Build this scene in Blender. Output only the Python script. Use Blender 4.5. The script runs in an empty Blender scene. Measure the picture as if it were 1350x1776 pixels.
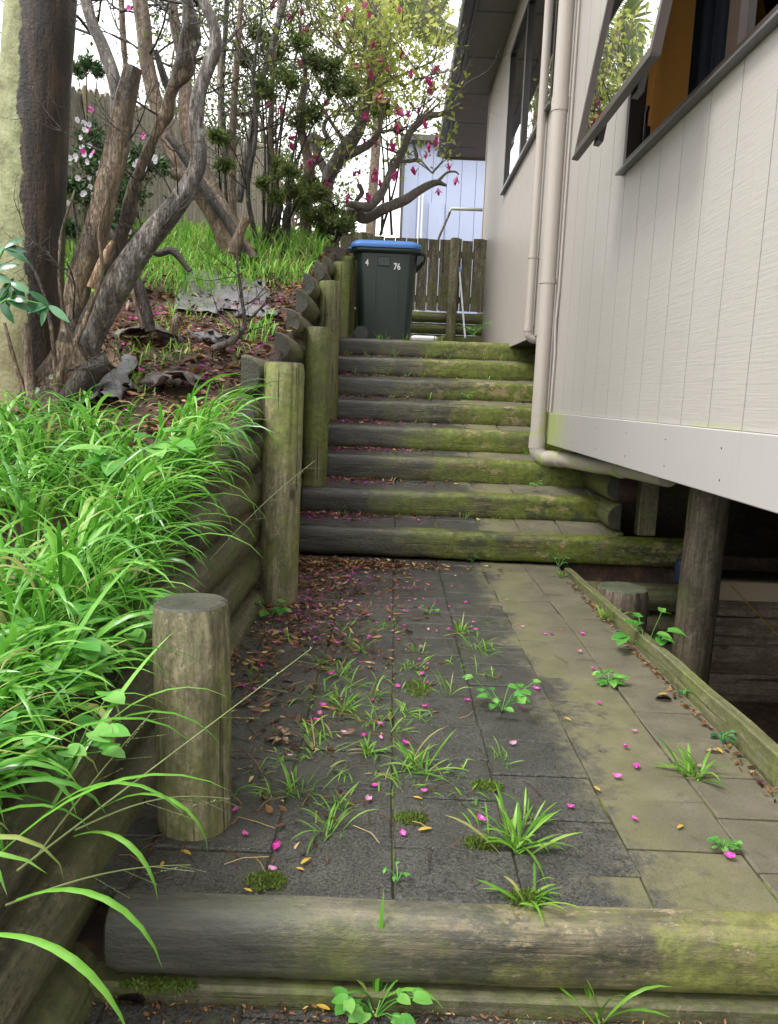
import bpy, math, random
import numpy as np
from mathutils import Vector, Matrix, noise
R_ = math.radians
rnd = random.Random(7)
sc = bpy.context.scene
col = sc.collection

# ------------------------------------------------------------------ camera
CAM_H, PITCH, ROLL, FPX = 1.12, R_(8.5), R_(2.3), 1334.0
F_ = Vector((0, math.cos(PITCH), -math.sin(PITCH)))
U0 = Vector((0, math.sin(PITCH), math.cos(PITCH)))
X0 = Vector((1, 0, 0))
RX = X0 * math.cos(ROLL) + U0 * math.sin(ROLL)
UY = U0 * math.cos(ROLL) - X0 * math.sin(ROLL)
CAM = Vector((0, 0, CAM_H))
cd = bpy.data.cameras.new('camera')
cd.sensor_fit = 'VERTICAL'; cd.sensor_height = 36; cd.lens = 36 * FPX / 1776
cd.clip_start = 0.05; cd.clip_end = 2000
cam = bpy.data.objects.new('camera', cd); col.objects.link(cam)
m = Matrix((RX, UY, -F_)).transposed().to_4x4(); m.translation = CAM
cam.matrix_world = m
sc.camera = cam

def at(px, py, D):          # a point of the place at distance D along the path
    d = F_ * FPX + RX * (px - 675) + UY * (888 - py)
    return CAM + d * (D / d.y)

# ------------------------------------------------------------------ world, sun, exposure
SUN_EL, SUN_AZ = R_(58), R_(-115)      # azimuth measured from +Y towards +X
w = bpy.data.worlds.new('World'); sc.world = w; w.use_nodes = True
nt = w.node_tree; nt.nodes.clear()
out = nt.nodes.new('ShaderNodeOutputWorld')
sky = nt.nodes.new('ShaderNodeTexSky'); sky.sky_type = 'NISHITA'; sky.sun_disc = False
sky.sun_elevation = SUN_EL; sky.sun_rotation = SUN_AZ
hs = nt.nodes.new('ShaderNodeHueSaturation'); hs.inputs['Saturation'].default_value = 0.35
bg1 = nt.nodes.new('ShaderNodeBackground'); bg1.inputs[1].default_value = 0.12
bg2 = nt.nodes.new('ShaderNodeBackground'); bg2.inputs[1].default_value = 0.95
tc = nt.nodes.new('ShaderNodeTexCoord'); cn = nt.nodes.new('ShaderNodeTexNoise')
cn.inputs['Scale'].default_value = 1.6; cn.inputs['Detail'].default_value = 4
cr = nt.nodes.new('ShaderNodeValToRGB')
cr.color_ramp.elements[0].color = (0.86, 0.86, 0.85, 1); cr.color_ramp.elements[0].position = .3
cr.color_ramp.elements[1].color = (1.0, .985, .95, 1); cr.color_ramp.elements[1].position = .7
mx = nt.nodes.new('ShaderNodeMixShader'); mx.inputs[0].default_value = 0.85
L = nt.links.new
L(sky.outputs[0], hs.inputs['Color']); L(hs.outputs[0], bg1.inputs[0])
L(tc.outputs['Generated'], cn.inputs['Vector']); L(cn.outputs[0], cr.inputs[0]); L(cr.outputs[0], bg2.inputs[0])
L(bg1.outputs[0], mx.inputs[1]); L(bg2.outputs[0], mx.inputs[2]); L(mx.outputs[0], out.inputs[0])
sl = bpy.data.lights.new('sun', 'SUN'); sl.energy = 1.1; sl.angle = R_(18); sl.color = (1, .97, .92)
so = bpy.data.objects.new('sun', sl); col.objects.link(so)
sd = Vector((math.sin(SUN_AZ) * math.cos(SUN_EL), math.cos(SUN_AZ) * math.cos(SUN_EL), math.sin(SUN_EL)))
so.rotation_euler = sd.to_track_quat('Z', 'Y').to_euler(); so.location = (-3, 0, 12)
sc.view_settings.view_transform = 'Standard'; sc.view_settings.look = 'None'
sc.view_settings.exposure = 1.6; sc.view_settings.gamma = 1
try: sc.view_settings.use_curve_mapping = False
except Exception: pass
sc.cycles.max_bounces = 6; sc.cycles.transparent_max_bounces = 12
sc.cycles.use_denoising = True

# ------------------------------------------------------------------ node helpers
class NT:
    def __init__(s, name):
        s.m = bpy.data.materials.new(name); s.m.use_nodes = True
        s.t = s.m.node_tree; s.b = s.t.nodes['Principled BSDF']; s.o = s.t.nodes['Material Output']
    def n(s, k): return s.t.nodes.new('ShaderNode' + k)
    def put(s, sock, v):
        if isinstance(v, bpy.types.NodeSocket): s.t.links.new(v, sock)
        elif v is not None:
            if isinstance(v, (tuple, list)) and len(v) == 3 and sock.type == 'RGBA': v = (*v, 1)
            sock.default_value = v
    def obj(s, scale=(1, 1, 1), rand=True):
        tc = s.n('TexCoord').outputs['Object']
        if rand:
            oi = s.n('ObjectInfo').outputs['Random']
            k = s.math('MULTIPLY', oi, 37.0)
            va = s.n('VectorMath'); va.operation = 'ADD'; s.put(va.inputs[0], tc); s.put(va.inputs[1], k); tc = va.outputs[0]
        return s.map(tc, scale)
    def pos(s, scale=(1, 1, 1)): return s.map(s.n('NewGeometry').outputs['Position'], scale)
    def map(s, v, scale):
        mp = s.n('Mapping'); s.put(mp.inputs[0], v); mp.inputs['Scale'].default_value = scale; return mp.outputs[0]
    def xyz(s, v):
        q = s.n('SeparateXYZ'); s.put(q.inputs[0], v); return q.outputs
    def noise(s, v, sc_=5, det=4, rough=.55, dist=0):
        q = s.n('TexNoise'); s.put(q.inputs['Vector'], v); q.inputs['Scale'].default_value = sc_
        q.inputs['Detail'].default_value = det; q.inputs['Roughness'].default_value = rough; q.inputs['Distortion'].default_value = dist
        return q.outputs[0]
    def vor(s, v, sc_=5, feat='F1'):
        q = s.n('TexVoronoi'); q.feature = feat; s.put(q.inputs['Vector'], v); q.inputs['Scale'].default_value = sc_; return q.outputs[0]
    def math(s, op, a, b=0.0, clamp=False):
        q = s.n('Math'); q.operation = op; q.use_clamp = clamp; s.put(q.inputs[0], a); s.put(q.inputs[1], b); return q.outputs[0]
    def rng(s, v, a, b, c=0.0, d=1.0):
        q = s.n('MapRange'); q.clamp = True
        for i, x in enumerate((v, a, b, c, d)): s.put(q.inputs[i], x)
        return q.outputs[0]
    def ramp(s, f, stops):
        q = s.n('ValToRGB'); e = q.color_ramp.elements
        while len(e) < len(stops): e.new(.5)
        for i, (p, c) in enumerate(stops): e[i].position = p; e[i].color = (*c, 1) if len(c) == 3 else c
        s.put(q.inputs[0], f); return q.outputs[0]
    def mix(s, f, a, b, mode='MIX'):
        q = s.n('Mix'); q.data_type = 'RGBA'; q.blend_type = mode
        s.put(q.inputs[0], f); s.put(q.inputs[6], a); s.put(q.inputs[7], b); return q.outputs[2]
    def bump(s, h, st=.5, dist=.01, nrm=None):
        q = s.n('Bump'); q.inputs['Strength'].default_value = st; q.inputs['Distance'].default_value = dist
        s.put(q.inputs['Height'], h)
        if nrm is not None: s.put(q.inputs['Normal'], nrm)
        return q.outputs[0]
    def island(s): return s.n('NewGeometry').outputs['Random Per Island']
    def done(s, color=None, rough=None, nrm=None, metal=None, spec=None, trans=None):
        s.put(s.b.inputs['Base Color'], color); s.put(s.b.inputs['Roughness'], rough)
        if nrm is not None: s.put(s.b.inputs['Normal'], nrm)
        if metal is not None: s.put(s.b.inputs['Metallic'], metal)
        if spec is not None: s.put(s.b.inputs['Specular IOR Level'], spec)
        if trans:                                         # leaf light coming through
            tr = s.n('BsdfTranslucent'); s.put(tr.inputs[0], color); ms = s.n('MixShader'); ms.inputs[0].default_value = trans
            s.t.links.new(s.b.outputs[0], ms.inputs[1]); s.t.links.new(tr.outputs[0], ms.inputs[2]); s.t.links.new(ms.outputs[0], s.o.inputs[0])
        return s.m

def timber(name, dark, mid, light, moss, moss_lo=.45, moss_hi=.6, rough=.55, wetx=None, lichen=0.0, axis=2, crk=.7, wetc=1.0):
    """weathered round timber, grain along local Z"""
    wlo = wetc; a = NT(name)
    def gr(w_, l_): q = [w_] * 3; q[axis] = l_; return tuple(q)
    v = a.obj(); g = a.obj(gr(9, 1.1)); fine = a.obj(gr(60, 3.5))
    n1 = a.noise(g, 3, 6, .6); n2 = a.noise(v, 4, 8, .65); n3 = a.noise(fine, 1.5, 4, .6)
    c = a.ramp(n1, [(.28, dark), (.5, mid), (.72, light)])
    c = a.mix(a.rng(n3, .35, .75, 0, .55), c, a.mix(.5, dark, (0, 0, 0)))
    blot = a.noise(v, 11, 10, .75)
    c = a.mix(a.rng(blot, .56, .63, 0, .75), c, light)                    # bare tan flakes
    c = a.mix(a.rng(a.noise(a.obj((1, 1, .6)), 7, 9, .7), .52, .6, 0, .7), c, dark)
    kn = a.rng(a.vor(a.obj(gr(1.6, .8)), 3.0), .05, .11, .85, 0)
    c = a.mix(kn, c, tuple(q * .35 for q in dark))
    mn = a.noise(v, 2.3, 8, .65)
    spk = a.noise(a.obj(gr(1, .55)), 70, 6, .75)
    c = a.mix(a.rng(spk, .52, .66, 0, .7), c, tuple(q * .4 for q in dark))
    c = a.mix(a.rng(spk, .44, .32, 0, .45), c, tuple(min(1, q * 1.3) for q in light))
    stk = a.noise(a.obj(gr(16, .9)), 1.7, 8, .7)
    c = a.mix(a.rng(stk, .50, .62, 0, .65), c, tuple(q * .7 for q in dark))
    mf = a.rng(a.math('ADD', mn, a.math('MULTIPLY', a.math('SUBTRACT', spk, .5), .35)), moss_lo, moss_hi, 0, .88)
    rg = rough
    if wetx:                                                              # left end of each step: dark, wet and smooth
        X = a.xyz(a.pos())[0]
        k = a.math('ADD', X, a.math('MULTIPLY', a.math('SUBTRACT', mn, .5), 1.3))
        wet = a.rng(k, wetx[0], wetx[1], 1, 0)
        grey = a.ramp(a.noise(a.obj((5, 5, .7)), 4, 6, .6), [(.3, tuple(q * wlo for q in (.018, .019, .018))), (.55, tuple(q * wlo for q in (.052, .052, .046))), (.8, tuple(q * wlo for q in (.12, .105, .085)))])
        mf = a.rng(a.math('ADD', a.math('ADD', mn, a.math('MULTIPLY', a.math('SUBTRACT', spk, .5), .45)), a.math('MULTIPLY', X, .11)), moss_lo, moss_hi, 0, .95)
    mc = a.ramp(a.noise(v, 26, 6, .7), [(.3, tuple(q * .45 for q in moss)), (.52, moss), (.75, tuple(min(1, q * 1.55) for q in moss))])
    c = a.mix(mf, c, mc)
    if wetx:
        dry = a.math('SUBTRACT', 1.0, wet)
        fk = a.math('ADD', a.noise(a.obj(gr(1, .6)), 13, 12, .82), a.math('MULTIPLY', a.math('SUBTRACT', a.noise(v, 2.2, 3), .5), .5))
        c = a.mix(a.math('MULTIPLY', dry, a.rng(fk, .575, .60, 0, .8)), c, light)
        fk2 = a.math('ADD', a.noise(a.obj(gr(1.3, .7)), 11, 12, .8), a.math('MULTIPLY', a.math('SUBTRACT', a.noise(v, 1.9, 3, .5, .4), .5), .6))
        c = a.mix(a.math('MULTIPLY', dry, a.rng(fk2, .555, .60, 0, .8)), c, (.035, .042, .028))
    if wetx:
        c = a.mix(a.math('MULTIPLY', wet, .9), c, grey); rg = a.rng(wet, 0, 1, rough, .2)
    if lichen:
        c = a.mix(a.rng(a.vor(v, 14), .0, .16, lichen, 0), c, (.42, .47, .33))
    crack = a.rng(a.noise(a.obj(gr(26, .55)), 1.4, 3, .5), .30, .36, crk, 0)
    c = a.mix(crack, c, (.012, .010, .007))
    h = a.math('ADD', a.math('MULTIPLY', n3, .5), a.math('SUBTRACT', a.math('MULTIPLY', blot, .5), crack))
    h = a.math('ADD', h, a.math('MULTIPLY', spk, .9))
    return a.done(c, rg, a.bump(h, .8, .006))

M = {}
M['post'] = timber('post_wood', (.10, .09, .05), (.31, .28, .165), (.50, .43, .29), (.20, .23, .055), .44, .62, crk=.95)
M['post_green'] = timber('post_green_wood', (.06, .065, .03), (.18, .175, .08), (.31, .27, .15), (.15, .18, .038), .40, .6, crk=.9)
M['step'] = timber('step_wood', (.028, .027, .017), (.105, .095, .05), (.32, .25, .13), (.125, .155, .018), .47, .60, .5, wetx=(-.35, .55), crk=.3)
M['front_step'] = timber('front_step_wood', (.06, .055, .04), (.20, .18, .11), (.40, .32, .19), (.20, .215, .055), .43, .58, .5, wetx=(-.25, .2), crk=.2, wetc=1.9)
M['wall_log'] = timber('wall_log_wood', (.05, .046, .03), (.15, .135, .085), (.28, .24, .155), (.12, .135, .045), .44, .64, .42, crk=.4)
M['pile'] = timber('pile_wood', (.10, .08, .055), (.27, .22, .16), (.38, .31, .24), (.17, .19, .06), .50, .68, crk=.4)
M['board'] = timber('board_wood', (.20, .15, .11), (.46, .37, .28), (.58, .48, .38), (.16, .18, .06), .55, .7)
M['kerb'] = timber('kerb_wood', (.10, .10, .05), (.23, .22, .12), (.32, .29, .18), (.17, .19, .06), .40, .6, axis=1, crk=.3)
M['footing'] = timber('footing_wood', (.06, .055, .035), (.16, .145, .095), (.24, .21, .14), (.12, .14, .04), .45, .6, axis=0, crk=.3)
M['paling'] = timber('paling_wood', (.065, .052, .032), (.21, .175, .11), (.36, .31, .22), (.14, .145, .04), .5, .62)
M['side_paling'] = timber('side_paling_wood', (.13, .11, .07), (.27, .225, .15), (.40, .33, .24), (.17, .18, .08), .52, .7)
M['new_paling'] = timber('new_paling_wood', (.35, .26, .15), (.48, .37, .22), (.55, .44, .28), (.4, .33, .18), .6, .8)

def endgrain(name, c0, c1):
    a = NT(name); v = a.obj(); n = a.noise(v, 45, 5, .7)
    c = a.ramp(a.noise(v, 9, 8, .7), [(.3, c0), (.6, c1), (.8, tuple(q * 1.8 for q in c1))])
    return a.done(c, .6, a.bump(a.math('ADD', n, a.vor(v, 60)), .4, .005))
M['end'] = endgrain('end_grain_dark', (.022, .023, .015), (.065, .064, .045))
M['end_green'] = endgrain('end_grain_green', (.05, .06, .03), (.12, .135, .085))

def bark(name, c0, c1, c2, lichen=.7, rough=.5, wet=.5, scale=1.0, fiss=.4):
    a = NT(name); v = a.obj(); g = a.obj((5, 5, 1.0))
    n = a.noise(g, 5 * scale, 9, .7, .4); b = a.noise(v, 24 * scale, 9, .72); f1 = a.noise(a.obj((13, 13, 2.4)), 3.6 * scale, 6, .65, .3)
    c = a.ramp(n, [(.32, c0), (.48, c1), (.62, c2)])
    c = a.mix(a.rng(b, .50, .58, 0, .55), c, c0)
    fi = a.rng(a.math('ABSOLUTE', a.math('SUBTRACT', f1, .5)), 0, .035, fiss, 0)
    c = a.mix(fi, c, tuple(q * .25 for q in c0))
    wf = a.rng(a.noise(a.obj((1.6, 1.6, .7)), 3.2, 6), .48, .56, 0, wet)
    c = a.mix(wf, c, tuple(q * .45 for q in c0))
    c = a.mix(a.rng(a.noise(v, 60, 3), .70, .74, 0, .6), c, (.45, .42, .34))
    if lichen:
        lf = a.math('MULTIPLY', a.rng(a.math('ADD', a.vor(v, 10), a.math('MULTIPLY', b, .12)), .20, .26, lichen, 0), a.rng(a.noise(v, 2.6, 3), .52, .57, 0, 1))
        c = a.mix(lf, c, (.40, .50, .34))
    return a.done(c, a.rng(wf, 0, 1, rough, .25), a.bump(a.math('SUBTRACT', a.math('ADD', n, b), fi), 1, .016))
M['bark_brown'] = bark('bark_wet_brown', (.06, .038, .022), (.20, .135, .08), (.34, .26, .17), .8, .38, .75)
M['bark_tan'] = bark('bark_tan', (.13, .085, .055), (.27, .19, .13), (.38, .30, .22), .5, .5, .4)
M['bark_grey'] = bark('bark_grey', (.06, .045, .036), (.17, .14, .115), (.38, .35, .33), .9, .35, .6)
M['bark_dark'] = bark('bark_dark', (.015, .011, .009), (.05, .038, .03), (.11, .08, .06), .2, .45, .5)
M['bark_mag'] = bark('bark_magnolia', (.13, .11, .09), (.27, .23, .19), (.40, .36, .30), .3, .6, .2, 2)
M['heart'] = bark('split_wood', (.20, .11, .06), (.45, .29, .17), (.55, .4, .26), 0, .5, .2)
# pale trunk with the dark wet run down its right side
a = NT('pale_trunk_bark'); v = a.obj(rand=False); q = a.xyz(v)
edge = a.math('ADD', q[0], a.math('MULTIPLY', a.math('SUBTRACT', a.noise(a.obj((1, 1, 1.0), False), 2.2, 9, .7), .5), .20))
edge = a.math('ADD', edge, a.math('MULTIPLY', q[2], .0))
wet = a.rng(edge, .086, .094, 0, 1)
pale = a.ramp(a.noise(v, 9, 8, .7), [(.3, (.11, .105, .05)), (.5, (.26, .27, .135)), (.7, (.38, .39, .23))])
pale = a.mix(a.rng(q[2], .0, 1.0, .75, 0), pale, (.16, .12, .06))
dk = a.ramp(a.noise(a.obj((9, 9, 1), False), 2.5, 8, .7), [(.3, (.006, .004, .003)), (.5, (.022, .013, .008)), (.72, (.085, .05, .028))])
dk = a.mix(a.rng(a.noise(v, 30, 4), .72, .76, 0, .8), dk, (.5, .45, .35))
c = a.mix(wet, pale, dk)
M['pale_trunk'] = a.done(c, a.rng(wet, 0, 1, .7, .3), a.bump(a.math('ADD', a.noise(a.obj((7, 7, 1.5), False), 6, 8, .7), a.noise(v, 50, 3)), .6, .01))

def paint(name, colr, rough=.5, saw=0, algae=None, dirt=.25):
    a = NT(name); v = a.pos()
    n = a.noise(v, 1.3, 6, .6)
    c = a.mix(a.rng(n, .35, .75, 0, dirt), colr, tuple(x * .78 for x in colr))
    c = a.mix(a.rng(a.noise(a.pos((1, 8, .35)), 4, 5, .7), .56, .78, 0, dirt), c, tuple(x * .6 for x in colr))
    nr = None
    if saw:
        s1 = a.noise(a.pos((1, 1.6, 70)), 1.5, 5, .7, .15); s2 = a.noise(a.pos((1, 5, 22)), 3, 5, .7)
        nr = a.bump(a.math('ADD', s1, a.math('MULTIPLY', s2, .6)), saw, .004)
        c = a.mix(a.rng(s1, .3, .48, .16, 0), c, tuple(x * .55 for x in colr))
    if algae:
        q = a.xyz(v)
        f = algae(a, q)
        c = a.mix(f, c, (.36, .44, .10))
    return a.done(c, rough, nr)
SID = (.465, .437, .41)
M['siding'] = paint('siding_paint', SID, .40, .5, lambda a, q: a.math('MULTIPLY', a.rng(a.math('ADD', q[2], a.math('MULTIPLY', a.noise(a.pos(), 20, 5, .7), -.06)), 1.01, 1.05, .8, 0), a.rng(a.noise(a.pos(), 3, 7, .7), .46, .62, 0, 1)))
M['far_siding'] = paint('far_siding_paint', (.45, .41, .375), .5, .25)
M['fasc'] = paint('fascia_paint', (.45, .43, .42), .38, 0, lambda a, q: a.math('MULTIPLY', a.rng(a.math('ADD', q[1], a.math('MULTIPLY', a.noise(a.pos((1, 6, 1)), 3, 4), .7)), 5.75, 6.25, 0, .9), a.rng(a.noise(a.pos((1, 1, .5)), 9, 5), .3, .6, .3, 1)))
M['pipe'] = paint('pipe_paint', (.46, .415, .375), .35, 0, lambda a, q: a.math('MULTIPLY', a.rng(q[2], .8, 1.3, .7, 0), a.rng(a.noise(a.pos(), 9, 4), .52, .6, 0, 1)))
M['soffit'] = paint('soffit_paint', (.20, .19, .18), .7)
M['gutter'] = paint('gutter_paint', (.09, .085, .08), .45, 0, None, .8)
M['blue_house'] = paint('blue_siding', (.44, .50, .68), .6, .15)
M['white'] = paint('white_paint', (.72, .74, .76), .5)
M['greenpipe'] = paint('pale_green_pipe', (.50, .56, .47), .5)
M['cream_plank'] = paint('cream_plank_paint', (.62, .52, .36), .6)
def plain(name, c, rough=.5, metal=0, spec=.5):
    a = NT(name); v = a.obj(rand=False); n = a.noise(v, 30, 4)
    return a.done(a.mix(a.rng(n, .3, .7, 0, .3), c, tuple(x * .7 for x in c)), rough, a.bump(n, .08, .003), metal, spec)
M['frame'] = plain('bronze_aluminium', (.022, .017, .015), .35)
M['sash'] = plain('brown_aluminium', (.05, .033, .027), .35)
M['sill'] = plain('grey_aluminium', (.15, .15, .155), .3, .2)
M['black'] = plain('black_plastic', (.008, .008, .009), .35)
M['timber_jamb'] = timber('varnished_timber', (.50, .22, .05), (.80, .42, .12), (.85, .50, .17), (.4, .18, .05), .8, .9, .3)
M['timber_jamb'] = plain('varnished_jamb', (.86, .42, .10), .35)
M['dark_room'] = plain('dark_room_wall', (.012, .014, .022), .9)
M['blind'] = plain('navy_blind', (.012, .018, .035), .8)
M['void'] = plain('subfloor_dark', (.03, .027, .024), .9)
M['bin'] = plain('bin_green_plastic', (.010, .022, .018), .36)
M['lid'] = plain('bin_blue_lid', (.05, .17, .48), .4)
M['text'] = plain('white_lettering', (.75, .77, .78), .5)
M['blue_tin'] = plain('dark_blue_tin', (.012, .03, .08), .5)
M['yellow'] = plain('yellow_string', (.45, .33, .03), .6)
M['glass'] = None
a = NT('window_glass'); fr = a.n('Fresnel'); fr.inputs[0].default_value = 1.55
gl = a.n('BsdfGlossy'); gl.inputs['Roughness'].default_value = .01; gl.inputs['Color'].default_value = (.97, .98, 1, 1)
tr = a.n('BsdfTransparent'); tr.inputs[0].default_value = (.55, .6, .6, 1)
fc = a.math('ADD', a.math('MULTIPLY', fr.outputs[0], 1.5), .22, True)
ms = a.n('MixShader'); a.put(ms.inputs[0], fc); L2 = a.t.links.new
L2(tr.outputs[0], ms.inputs[1]); L2(gl.outputs[0], ms.inputs[2]); L2(ms.outputs[0], a.o.inputs[0]); M['glass'] = a.m

# paving: dark and wet on the left, dry tan with algae on the right
a = NT('paving'); v = a.pos(); q = a.xyz(v)
n = a.noise(v, 3.2, 8, .7); fn = a.noise(v, 130, 4, .7); sp = a.vor(v, 160)
dark = a.ramp(a.noise(v, 8, 8, .7), [(.3, (.036, .034, .028)), (.55, (.080, .077, .067)), (.78, (.15, .145, .125))])
dark = a.mix(a.math('MULTIPLY', a.island(), .3), dark, (.035, .037, .036)); dark = a.mix(a.rng(a.noise(v, 220, 2), .54, .66, 0, .6), dark, (.19, .185, .165)); dark = a.mix(a.rng(a.noise(v, 130, 3), .50, .60, 0, .75), dark, (.012, .011, .009))
tan = a.ramp(a.noise(v, 6, 9, .72), [(.28, (.10, .09, .056)), (.5, (.18, .162, .105)), (.74, (.27, .24, .17))])
tan = a.mix(a.rng(n, .47, .62, 0, .4), tan, (.155, .155, .065))
tan = a.mix(a.math('MULTIPLY', a.island(), .4), tan, (.12, .11, .085)); tan = a.mix(a.rng(a.noise(v, 190, 4), .56, .68, 0, .55), tan, (.05, .045, .03)); tan = a.mix(a.rng(a.noise(v, 14, 8, .75), .56, .66, 0, .6), tan, (.07, .07, .05))
k = a.math('ADD', q[0], a.math('MULTIPLY', a.math('SUBTRACT', n, .5), .7)); k = a.math('ADD', k, a.math('MULTIPLY', a.math('SUBTRACT', a.noise(v, 24, 8, .8), .5), .45)); k = a.math('ADD', k, a.math('MULTIPLY', a.math('SUBTRACT', a.island(), .5), .16))
f = a.rng(k, .55, .72)
c = a.mix(f, dark, tan)
rim = a.rng(a.math('ABSOLUTE', a.math('SUBTRACT', k, .76)), 0, .14, .4, 0)
c = a.mix(rim, c, (.19, .20, .07))
c = a.mix(a.rng(a.noise(v, 5, 6, .7), .60, .68, 0, .5), c, (.07, .09, .03))
M['paving'] = a.done(c, a.rng(f, 0, 1, .34, .62), a.bump(a.math('ADD', fn, sp), a.rng(f, 0, 1, .95, .35), .0045) if False else a.bump(a.math('ADD', a.math('MULTIPLY', a.noise(v, 260, 3, .8), 1.3), a.math('MULTIPLY', a.noise(v, 70, 5, .75), .8)), .75, .004))
a = NT('joint_dirt'); v = a.pos(); c = a.ramp(a.noise(v, 60, 8, .8), [(.3, (.012, .009, .006)), (.6, (.05, .04, .025)), (.8, (.12, .08, .045))])
M['joint'] = a.done(a.mix(a.rng(a.noise(v, 4.5, 6, .7), .50, .58, 0, .85), c, (.12, .15, .03)), .8, a.bump(a.noise(v, 90, 5), 1, .006))
a = NT('soil'); v = a.pos()
c = a.ramp(a.noise(v, 14, 10, .75), [(.25, (.02, .013, .009)), (.48, (.07, .042, .028)), (.62, (.16, .09, .05)), (.8, (.30, .19, .10))])
c = a.mix(a.rng(a.noise(v, 1.1, 4), .52, .62, 0, .4), c, (.06, .08, .02))
M['soil'] = a.done(c, .5, a.bump(a.math('ADD', a.noise(v, 40, 8, .8), a.noise(v, 9, 4)), 1, .02))
a = NT('lawn_far'); v = a.pos()
M['far_ground'] = a.done(a.ramp(a.noise(v, 3, 8, .7), [(.3, (.03, .05, .015)), (.7, (.07, .11, .03))]), .8)

def leafm(name, stops, rough=.45, trans=.3, spec=.4):
    a = NT(name); c = a.ramp(a.island(), stops)
    c = a.mix(a.rng(a.noise(a.pos(), 60, 3), .4, .7, 0, .35), c, a.mix(.45, c, (.02, .05, .01)))
    return a.done(c, rough, None, None, spec, trans)
M['grass'] = leafm('grass_blades', [(0, (.05, .20, .02)), (.3, (.12, .38, .04)), (.7, (.20, .50, .06)), (.92, (.30, .60, .12)), (.96, (.45, .50, .15)), (1, (.45, .34, .16))], .27, .35, .6)
M['grass_far'] = leafm('grass_far', [(0, (.10, .30, .03)), (.4, (.20, .48, .06)), (.8, (.34, .60, .10)), (.94, (.46, .66, .16)), (1, (.5, .42, .2))], .5, .4)
M['tuft'] = leafm('tuft_blades', [(0, (.10, .28, .03)), (.4, (.20, .44, .05)), (.75, (.32, .56, .09)), (.9, (.45, .50, .16)), (1, (.45, .33, .16))], .35, .4)
M['weed'] = leafm('weed_leaves', [(0, (.07, .28, .04)), (.5, (.14, .42, .07)), (1, (.24, .52, .11))], .35, .3)
M['shine'] = leafm('shiny_leaves', [(0, (.03, .12, .045)), (.5, (.05, .19, .08)), (1, (.10, .28, .12))], .22, .15, .8)
M['juniper'] = leafm('juniper_foliage', [(0, (.045, .085, .025)), (.5, (.12, .17, .045)), (.85, (.21, .26, .07)), (1, (.34, .38, .12))], .7, .35)
M['mag_leaf'] = leafm('magnolia_leaves', [(0, (.26, .34, .06)), (.5, (.44, .50, .11)), (1, (.58, .58, .18))], .5, .5)
M['bush_leaf'] = leafm('bush_leaves', [(0, (.02, .055, .02)), (.6, (.05, .11, .035)), (1, (.10, .18, .06))], .45, .25)
M['mid_leaf'] = leafm('mid_leaves', [(0, (.06, .10, .03)), (.6, (.12, .18, .05)), (1, (.22, .27, .08))], .5, .4)
M['palm_leaf'] = leafm('palm_fronds', [(0, (.12, .17, .05)), (1, (.26, .30, .10))], .5, .3)
a = NT('pink_petals'); rr_ = a.math('FRACT', a.math('ADD', a.island(), a.n('ObjectInfo').outputs['Random']))
c = a.ramp(rr_, [(0, (.40, .02, .20)), (.12, (.62, .02, .36)), (.5, (.80, .05, .52)), (.8, (.72, .14, .50)), (.93, (.80, .42, .62)), (1, (.45, .22, .18))])
c = a.mix(a.rng(a.noise(a.pos(), 120, 3), .5, .7, 0, .5), c, (.85, .55, .72)); M['petal'] = a.done(c, .4, None, None, .4, .3)
M['mag_flower'] = leafm('magnolia_petals', [(0, (.55, .03, .20)), (.6, (.72, .09, .33)), (1, (.80, .32, .50))], .5, .35)
M['white_flower'] = leafm('white_petals', [(0, (.62, .58, .68)), (1, (.8, .78, .82))], .5, .4)
M['litter'] = leafm('dead_leaves', [(0, (.035, .015, .01)), (.35, (.10, .042, .022)), (.6, (.20, .085, .04)), (.8, (.34, .17, .07)), (.95, (.5, .33, .14)), (1, (.55, .45, .2))], .45, .1)
M['yleaf'] = leafm('yellow_leaf', [(0, (.62, .33, .03)), (1, (.7, .5, .1))], .4, .2)
M['moss'] = leafm('moss_fronds', [(0, (.07, .12, .015)), (.6, (.14, .21, .03)), (1, (.24, .32, .06))], .8, .3)
M['seed'] = leafm('seed_heads', [(0, (.30, .42, .14)), (1, (.5, .56, .28))], .5, .3)
a = NT('weed_mat_fabric'); v = a.pos()
c = a.ramp(a.noise(v, 7, 7, .7), [(.3, (.06, .055, .06)), (.6, (.17, .165, .175)), (.8, (.30, .29, .30))])
M['fabric'] = a.done(c, .32, a.bump(a.noise(v, 35, 6, .7), .8, .01))
a = NT('weed_mat_brown'); v = a.pos()
M['fabric_b'] = a.done(a.ramp(a.noise(v, 8, 7, .7), [(.3, (.025, .018, .016)), (.7, (.10, .075, .065))]), .3, a.bump(a.noise(v, 30, 6, .7), .6, .01))

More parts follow.
